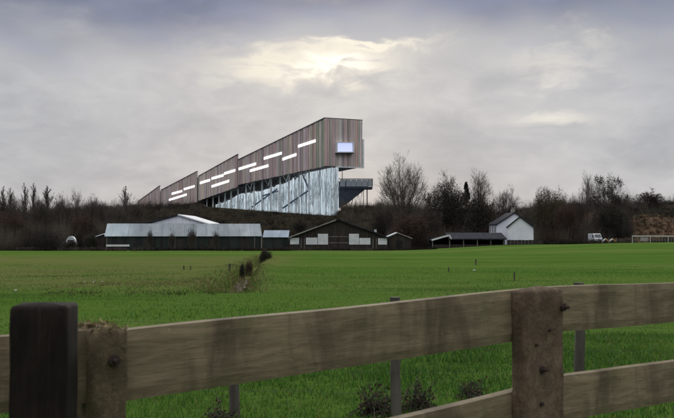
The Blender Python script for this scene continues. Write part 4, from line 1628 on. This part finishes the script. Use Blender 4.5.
# ------------------------------------------------------------------ wire fence behind the timber fence
M['wire_post'] = material('wire_post', (.055, .048, .038), (.11, .098, .078), 9, .9, .004, 40, stretch=(1, 1, .15))
M['wire'] = material('wire', (.05, .05, .045), rough=.8)
wf = empty('wire_fence', (0.46, 7.2, 0))
tag(wf, 'thin wire fence with weathered round posts in the grass behind the timber fence', 'fence')
WP = [(235, 7.35, 332, .042), (395.5, 7.2, 297, .041), (579, 7.0, 282.5, .041)]
for px, d, top, r_ in WP:
    x = X(px, d)
    m = MB()
    zt = Z(top, d)
    z0 = gz(x, d)
    n = 12
    prev = None
    for j in range(7):
        z = z0 - .2 + (zt - z0 + .2) * j / 6
        ring = [(x + math.cos(6.283 * i / n) * r_ * (1 + .08 * math.sin(i * 2.3 + j)) + .006 * math.sin(j * 1.7),
                 d + math.sin(6.283 * i / n) * r_, z) for i in range(n)]
        b = len(m.v)
        m.add(ring, [])
        if prev is not None:
            m.f += [(prev + i, prev + (i + 1) % n, b + (i + 1) % n, b + i) for i in range(n)]
        prev = b
    m.f.append(tuple(prev + i for i in range(n)))
    wb(m, 'post', 'wire_post', wf, bevel=0)
for zz in (.12, .3, .48, .66):
    m = MB()
    xs3 = np.linspace(-2.0, 3.2, 14)
    for k in range(13):
        yy = [7.35 + (x + .8) * -.13 / 1 * .95 for x in (xs3[k], xs3[k + 1])]
        m.tube((xs3[k], yy[0] - .045, zz + .008 * math.sin(k * 1.9)), (xs3[k + 1], yy[1] - .045, zz + .008 * math.sin(k * 1.9 + 1.9)), .0012, .0012, 4)
    wb(m, 'wire', 'wire', wf)

# dead weeds at its foot
M['dead_leaf'] = material('dead_leaf', (.6, .6, .6), (1.2, 1.15, 1.1), 12, .9, attr=True, translucent=.15)


def weed(px, base, wpx, hpx, n, label, seed):
    x, d = ground_hit(px, base)
    rs = np.random.default_rng(seed)
    rd = random.Random(seed)
    Wd, Hh = wpx / F * d * .5, hpx / F * d
    r_ = empty('dead_weed', (x, d, gz(x, d)))
    tag(r_, label, 'weed', 'clumps of dead weeds along the wire fence')
    segs, P = [], []
    for k in range(n):
        az, rr = rd.uniform(0, 6.283), rd.random() ** .7
        p = Vector((rd.gauss(0, Wd * .5), rd.gauss(0, .10), -.02))
        hh = Hh * (.2 + 1.0 * rd.random() ** 1.6)
        e = Vector((math.cos(az) * Wd * rr, math.sin(az) * .28 * rr, hh))
        mid = p.lerp(e, .5) + Vector((0, 0, hh * .15))
        segs += [(tuple(p), tuple(mid), .004, .003), (tuple(mid), tuple(e), .003, .0015)]
        for j in range(5):
            t = rd.uniform(.1, 1)
            q = (p.lerp(mid, t * 2) if t < .5 else mid.lerp(e, t * 2 - 1))
            P.append(tuple(q + Vector((rd.gauss(0, .02), rd.gauss(0, .03), rd.gauss(0, .02)))))
    V, Fq = twigs_mesh(segs, 4)
    np_mesh('stems', V, Fq, M['bark'], r_)
    V, Fq, C = cards(np.array(P), .017, rs, (.035, .027, .016), (.10, .068, .042))
    k = rs.random(len(P)) < .3
    C = C.reshape(-1, 4, 3)
    C[k] = np.array([.045, .075, .025])
    np_mesh('leaves', V, Fq, M['dead_leaf'], r_, C=C.reshape(-1, 3))


weed(376, 416, 44, 29, 100, 'larger brown dead weed clump left of the middle wire-fence post', 1)
weed(418, 413, 42, 27, 90, 'brown and grey-green weed clump right of the middle wire-fence post', 2)
weed(473, 400, 40, 18, 70, 'low brown dead weed clump left of the concrete fence post', 3)
weed(222, 420, 40, 16, 30, 'sparse dead weeds beside the left wire-fence post at the bottom edge', 4)

# ------------------------------------------------------------------ the timber fence in the foreground


def wood(name, a, b, stain, moss, rough=.8, axis='x', fine=.0015, spec=.2):
    m = bpy.data.materials.new(name)
    m.use_nodes = True
    t = NT(m.node_tree)
    bs = m.node_tree.nodes['Principled BSDF']
    o = t.node('ShaderNodeTexCoord').outputs['Object']
    st_ = {'x': (1.6, 9, 9), 'z': (14, 14, 1.2), 'iso': (6, 6, 5)}[axis]
    cross = (5, 1.3, 1.3) if axis == 'x' else (3, 3, 3)
    grain = t.noise(t.scale(o, st_), 5, 8, .7, .5)
    fine_n = t.noise(t.scale(o, {'x': (2, 34, 34), 'z': (40, 40, 2), 'iso': (14, 14, 14)}[axis]), 6, 6, .7, .2)
    blot = t.noise(t.scale(o, cross), 1.1, 6, .65, .8)
    bl2 = t.noise(o, 4.5, 7, .7, 1.0)
    spots = t.noise(o, 38, 4, .7)
    c = t.mix(t.ramp(grain, .3, .72), c4(*a), c4(*b))
    c = t.mix(t.m('MULTIPLY', t.ramp(blot, .46, .70), .8), c, c4(*stain))
    c = t.mix(t.m('MULTIPLY', t.ramp(bl2, .52, .75), .6), c, c4(*moss))
    c = t.mix(t.m('MULTIPLY', t.ramp(fine_n, .54, .70), .6), c, c4(*[v * .45 for v in a]))
    c = t.mix(t.m('MULTIPLY', t.ramp(spots, .62, .74), .5), c, c4(*[min(1, v * 1.5) for v in b]))
    t.put(bs.inputs['Base Color'], c)
    bs.inputs['Roughness'].default_value = rough
    bs.inputs['Specular IOR Level'].default_value = spec
    bn = t.node('ShaderNodeBump')
    bn.inputs['Distance'].default_value = fine
    bn.inputs['Strength'].default_value = 1
    t.link(t.m('ADD', t.m('ADD', grain, fine_n), t.m('MULTIPLY', bl2, .7)), bn.inputs['Height'])
    t.link(bn.outputs[0], bs.inputs['Normal'])
    return m


M['rail_wood'] = wood('rail_wood', (.145, .112, .068), (.25, .197, .122), (.075, .056, .034), (.13, .12, .055))
M['post_wood'] = wood('post_wood', (.015, .011, .009), (.028, .021, .017), (.009, .007, .006), (.034, .025, .02), axis='z', spec=.08)
M['concrete_post'] = wood('concrete_post', (.105, .072, .047), (.205, .148, .10), (.055, .038, .026), (.09, .07, .042), .95, 'iso', .006)
M['mossy_post'] = wood('mossy_post', (.10, .073, .045), (.19, .14, .085), (.05, .042, .022), (.075, .075, .03), .95, 'iso', .006)
M['iron'] = material('iron', (.02, .016, .014), (.05, .03, .022), 40, .8)

FA = Vector((-.444, 1.93, 0))
FB = Vector((.509, 2.65, 0))
fdir = (FB - FA).normalized()
fin = Vector((-fdir.y, fdir.x, 0))             # away from the viewer


def slab(name, mat, root, p_tl, p_tr, hl, hr, thick, seed, nx=60, nz=6):
    """weathered board: front-top-left, front-top-right world points, heights, thickness; long axis = local x"""
    d = (p_tr - p_tl)
    L = d.length
    ex = d.normalized()
    ey = Vector((-ex.y, ex.x, 0)).normalized()
    ez = ex.cross(ey)
    rs = random.Random(seed)
    V, Fq = [], []
    ring = [(0, k / nz) for k in range(nz + 1)] + [(1, k / nz) for k in range(nz, -1, -1)]
    R_ = len(ring)
    for i in range(nx + 1):
        s = i / nx * L
        h = hl + (hr - hl) * i / nx
        wob = mnoise.noise(Vector((s * 2.2, seed, 0))) * .003
        wob2 = mnoise.noise(Vector((s * 2.0, seed + 9, 0))) * .004
        for (t, f) in ring:
            y = t * thick
            z = -h * (1 - f) + (wob2 if f < .5 else wob)
            n_ = mnoise.noise(Vector((s * 5, f * 3 + t * 7, seed + 3.3))) * .0022
            y += n_ if t == 0 else -n_
            # eased edges
            if f in (0, 1):
                y += (.004 if t == 0 else -.004)
            V.append((s, y, z))
    for i in range(nx):
        for k in range(R_):
            a_, b_ = i * R_ + k, i * R_ + (k + 1) % R_
            Fq.append((a_, b_, b_ + R_, a_ + R_))
    Fq.append(tuple(range(R_))[::-1])
    Fq.append(tuple(nx * R_ + k for k in range(R_)))
    m = MB()
    m.add(V, Fq)
    o = m.build(name, M[mat], root)
    mat3 = Matrix((ex, ey, ez)).transposed()
    o.rotation_euler = mat3.to_euler()
    o.location = p_tl - root.location
    return o


def at_line(t, z):
    p = FA + fdir * t
    return Vector((p.x, p.y, z))


fe = empty('timber_fence', (FB.x, FB.y, 0))
tag(fe, 'weathered timber rail fence with concrete posts across the foreground', 'fence')
LAB = (FB - FA).length
slope = (1.226 - 1.19) / LAB


def rail(t0, t1, zt, zs, h, seed, thick=.042):
    return slab('rail', 'rail_wood', fe, at_line(t0, zt + zs * t0), at_line(t1, zt + zs * t1), h, h, thick, seed)


rail(-.05, LAB + .13, 1.19, slope, .150, 1)                    # upper middle
rail(-.05, LAB + .13, .858, .072 / LAB, .150, 2)               # lower middle
rail(-1.1, -.0601, 1.195, .0, .150, 3)                         # upper left, behind the dark post
rail(-1.1, -.0601, .84, .0, .150, 4)
GA = Vector((.717, 2.83, 0))
GB = Vector((1.31 + .45, 3.27 + .366, 0))
slab('rail', 'rail_wood', fe, Vector((GA.x - .07, GA.y - .057, 1.230)), Vector((GB.x, GB.y, 1.208)), .140, .142, .042, 5)
slab('rail', 'rail_wood', fe, Vector((GA.x - .07, GA.y - .057, .952)), Vector((GB.x, GB.y, .930)), .140, .142, .042, 6)


def rough_post(name, mat, corner, wdt, dep, zt, seed, root, bulge=.0, ru=1.0):
    """rough square post; corner = near left corner in plan, faces along the fence"""
    n = 6
    V, Fq = [], []
    e = .005
    fr = [0.0] + [k / n for k in range(1, n)] + [1.0]
    per = [(e + (wdt - 2 * e) * f, 0) for f in fr] + [(wdt, e + (dep - 2 * e) * f) for f in fr]
    per += [(wdt - e - (wdt - 2 * e) * f, dep) for f in fr] + [(0, dep - e - (dep - 2 * e) * f) for f in fr]
    NP = len(per)
    H = zt + .35
    nz = 46
    cxm, cym = wdt / 2, dep / 2
    for j in range(nz + 1):
        z = -.35 + (H - .006) * min(1, j / (nz - 1)) + (.006 if j == nz else 0)
        sh = 1.0 if j < nz else .95
        for (a_, b_) in per:
            q = Vector((a_, b_, z))
            n_ = mnoise.noise(q * 16 + Vector((seed, 0, 0))) * .004 + mnoise.noise(q * 45 + Vector((seed, 4, 0))) * .0022
            n_ *= ru
            x = cxm + (a_ - cxm) * sh * (1 + n_ / max(wdt, .05) * 2)
            y = cym + (b_ - cym) * sh * (1 + n_ / max(dep, .05) * 2)
            zz = z + (mnoise.noise(Vector((a_ * 20, b_ * 20, seed))) * .006 if j >= nz - 1 else 0) 
            V.append((x, y, zz))
    for j in range(nz):
        for k in range(NP):
            a_, b_ = j * NP + k, j * NP + (k + 1) % NP
            Fq.append((a_, b_, b_ + NP, a_ + NP))
    c = len(V)
    V.append((cxm, cym, zt + bulge))
    for k in range(NP):
        Fq.append((nz * NP + k, nz * NP + (k + 1) % NP, c))
    m = MB()
    m.add(V, Fq)
    o = m.build(name, M[mat], root, smooth=True)
    o.rotation_euler = (0, 0, math.atan2(fdir.y, fdir.x))
    o.location = Vector((corner[0], corner[1], 0)) - (root.location if root else Vector())
    return o


pr_ = rough_post('post', 'concrete_post', (.541, 2.615), .18, .05, 1.228, 1.0, fe, .012)
pr_['label'] = 'rough reddish brown concrete post'
pl_ = rough_post('post', 'mossy_post', (-.493, 1.84), .071, .15, 1.196, 5.0, fe, .008)
pl_['label'] = 'mossy post with straw on its top'


def local_on(post, px, py, wdt, face='front'):
    """local x, z of photo pixel on the front plane of a post"""
    ca, sa = math.cos(post.rotation_euler.z), math.sin(post.rotation_euler.z)
    c = post.location + fe.location
    v = pix_dir(px, py)
    nrm = Vector((sa, -ca, 0))
    t = (c - Vector((0, 0, EYE))).dot(nrm) / v.dot(nrm)
    p = Vector((0, 0, EYE)) + v * t - c
    return p.x * ca + p.y * sa, p.z


for post, px, py, r_ in ((pr_, 541.5, 369.5, .011), (pr_, 541, 404, .006), (pr_, 562.5, 307, .012), (pl_, 113.5, 360.5, .012), (pr_, 536, 345, .004), (pr_, 549, 330, .004)):
    x, z = local_on(post, px, py, .1)
    m = MB()
    m.tube((x, -.008, z), (x, .01, z), r_, r_ * 1.1, 9)
    if r_ > .01:
        m.tube((x, -.024, z), (x, -.007, z), r_ * .45, r_ * .5, 6)
    o = m.build('bolt', M['iron'], post)
# straw and moss lodged on the left post
n = 160
rs = np.random.default_rng(3)
P = np.stack([rs.uniform(0, .071, n), rs.uniform(0, .15, n), 1.196 + rs.uniform(0, .008, n)], 1)
V, Fq, C = cards(P, .008, rs, (.16, .13, .06), (.26, .21, .11))
np_mesh('straw', V, Fq, M['dead_leaf'], pl_, C=C)

# the black-brown post standing before the fence at the left
bp = rough_post('wooden_post', 'post_wood', (0, 0), .100, .10, 1.268, 8.0, None, .004, .3)
cx0 = X(10, 1.60)
bp.location = (cx0, 1.60, 0)
bp.rotation_euler = (0, 0, R(4))
tag(bp, 'thick dark square timber post at the left in front of the rail', 'post')
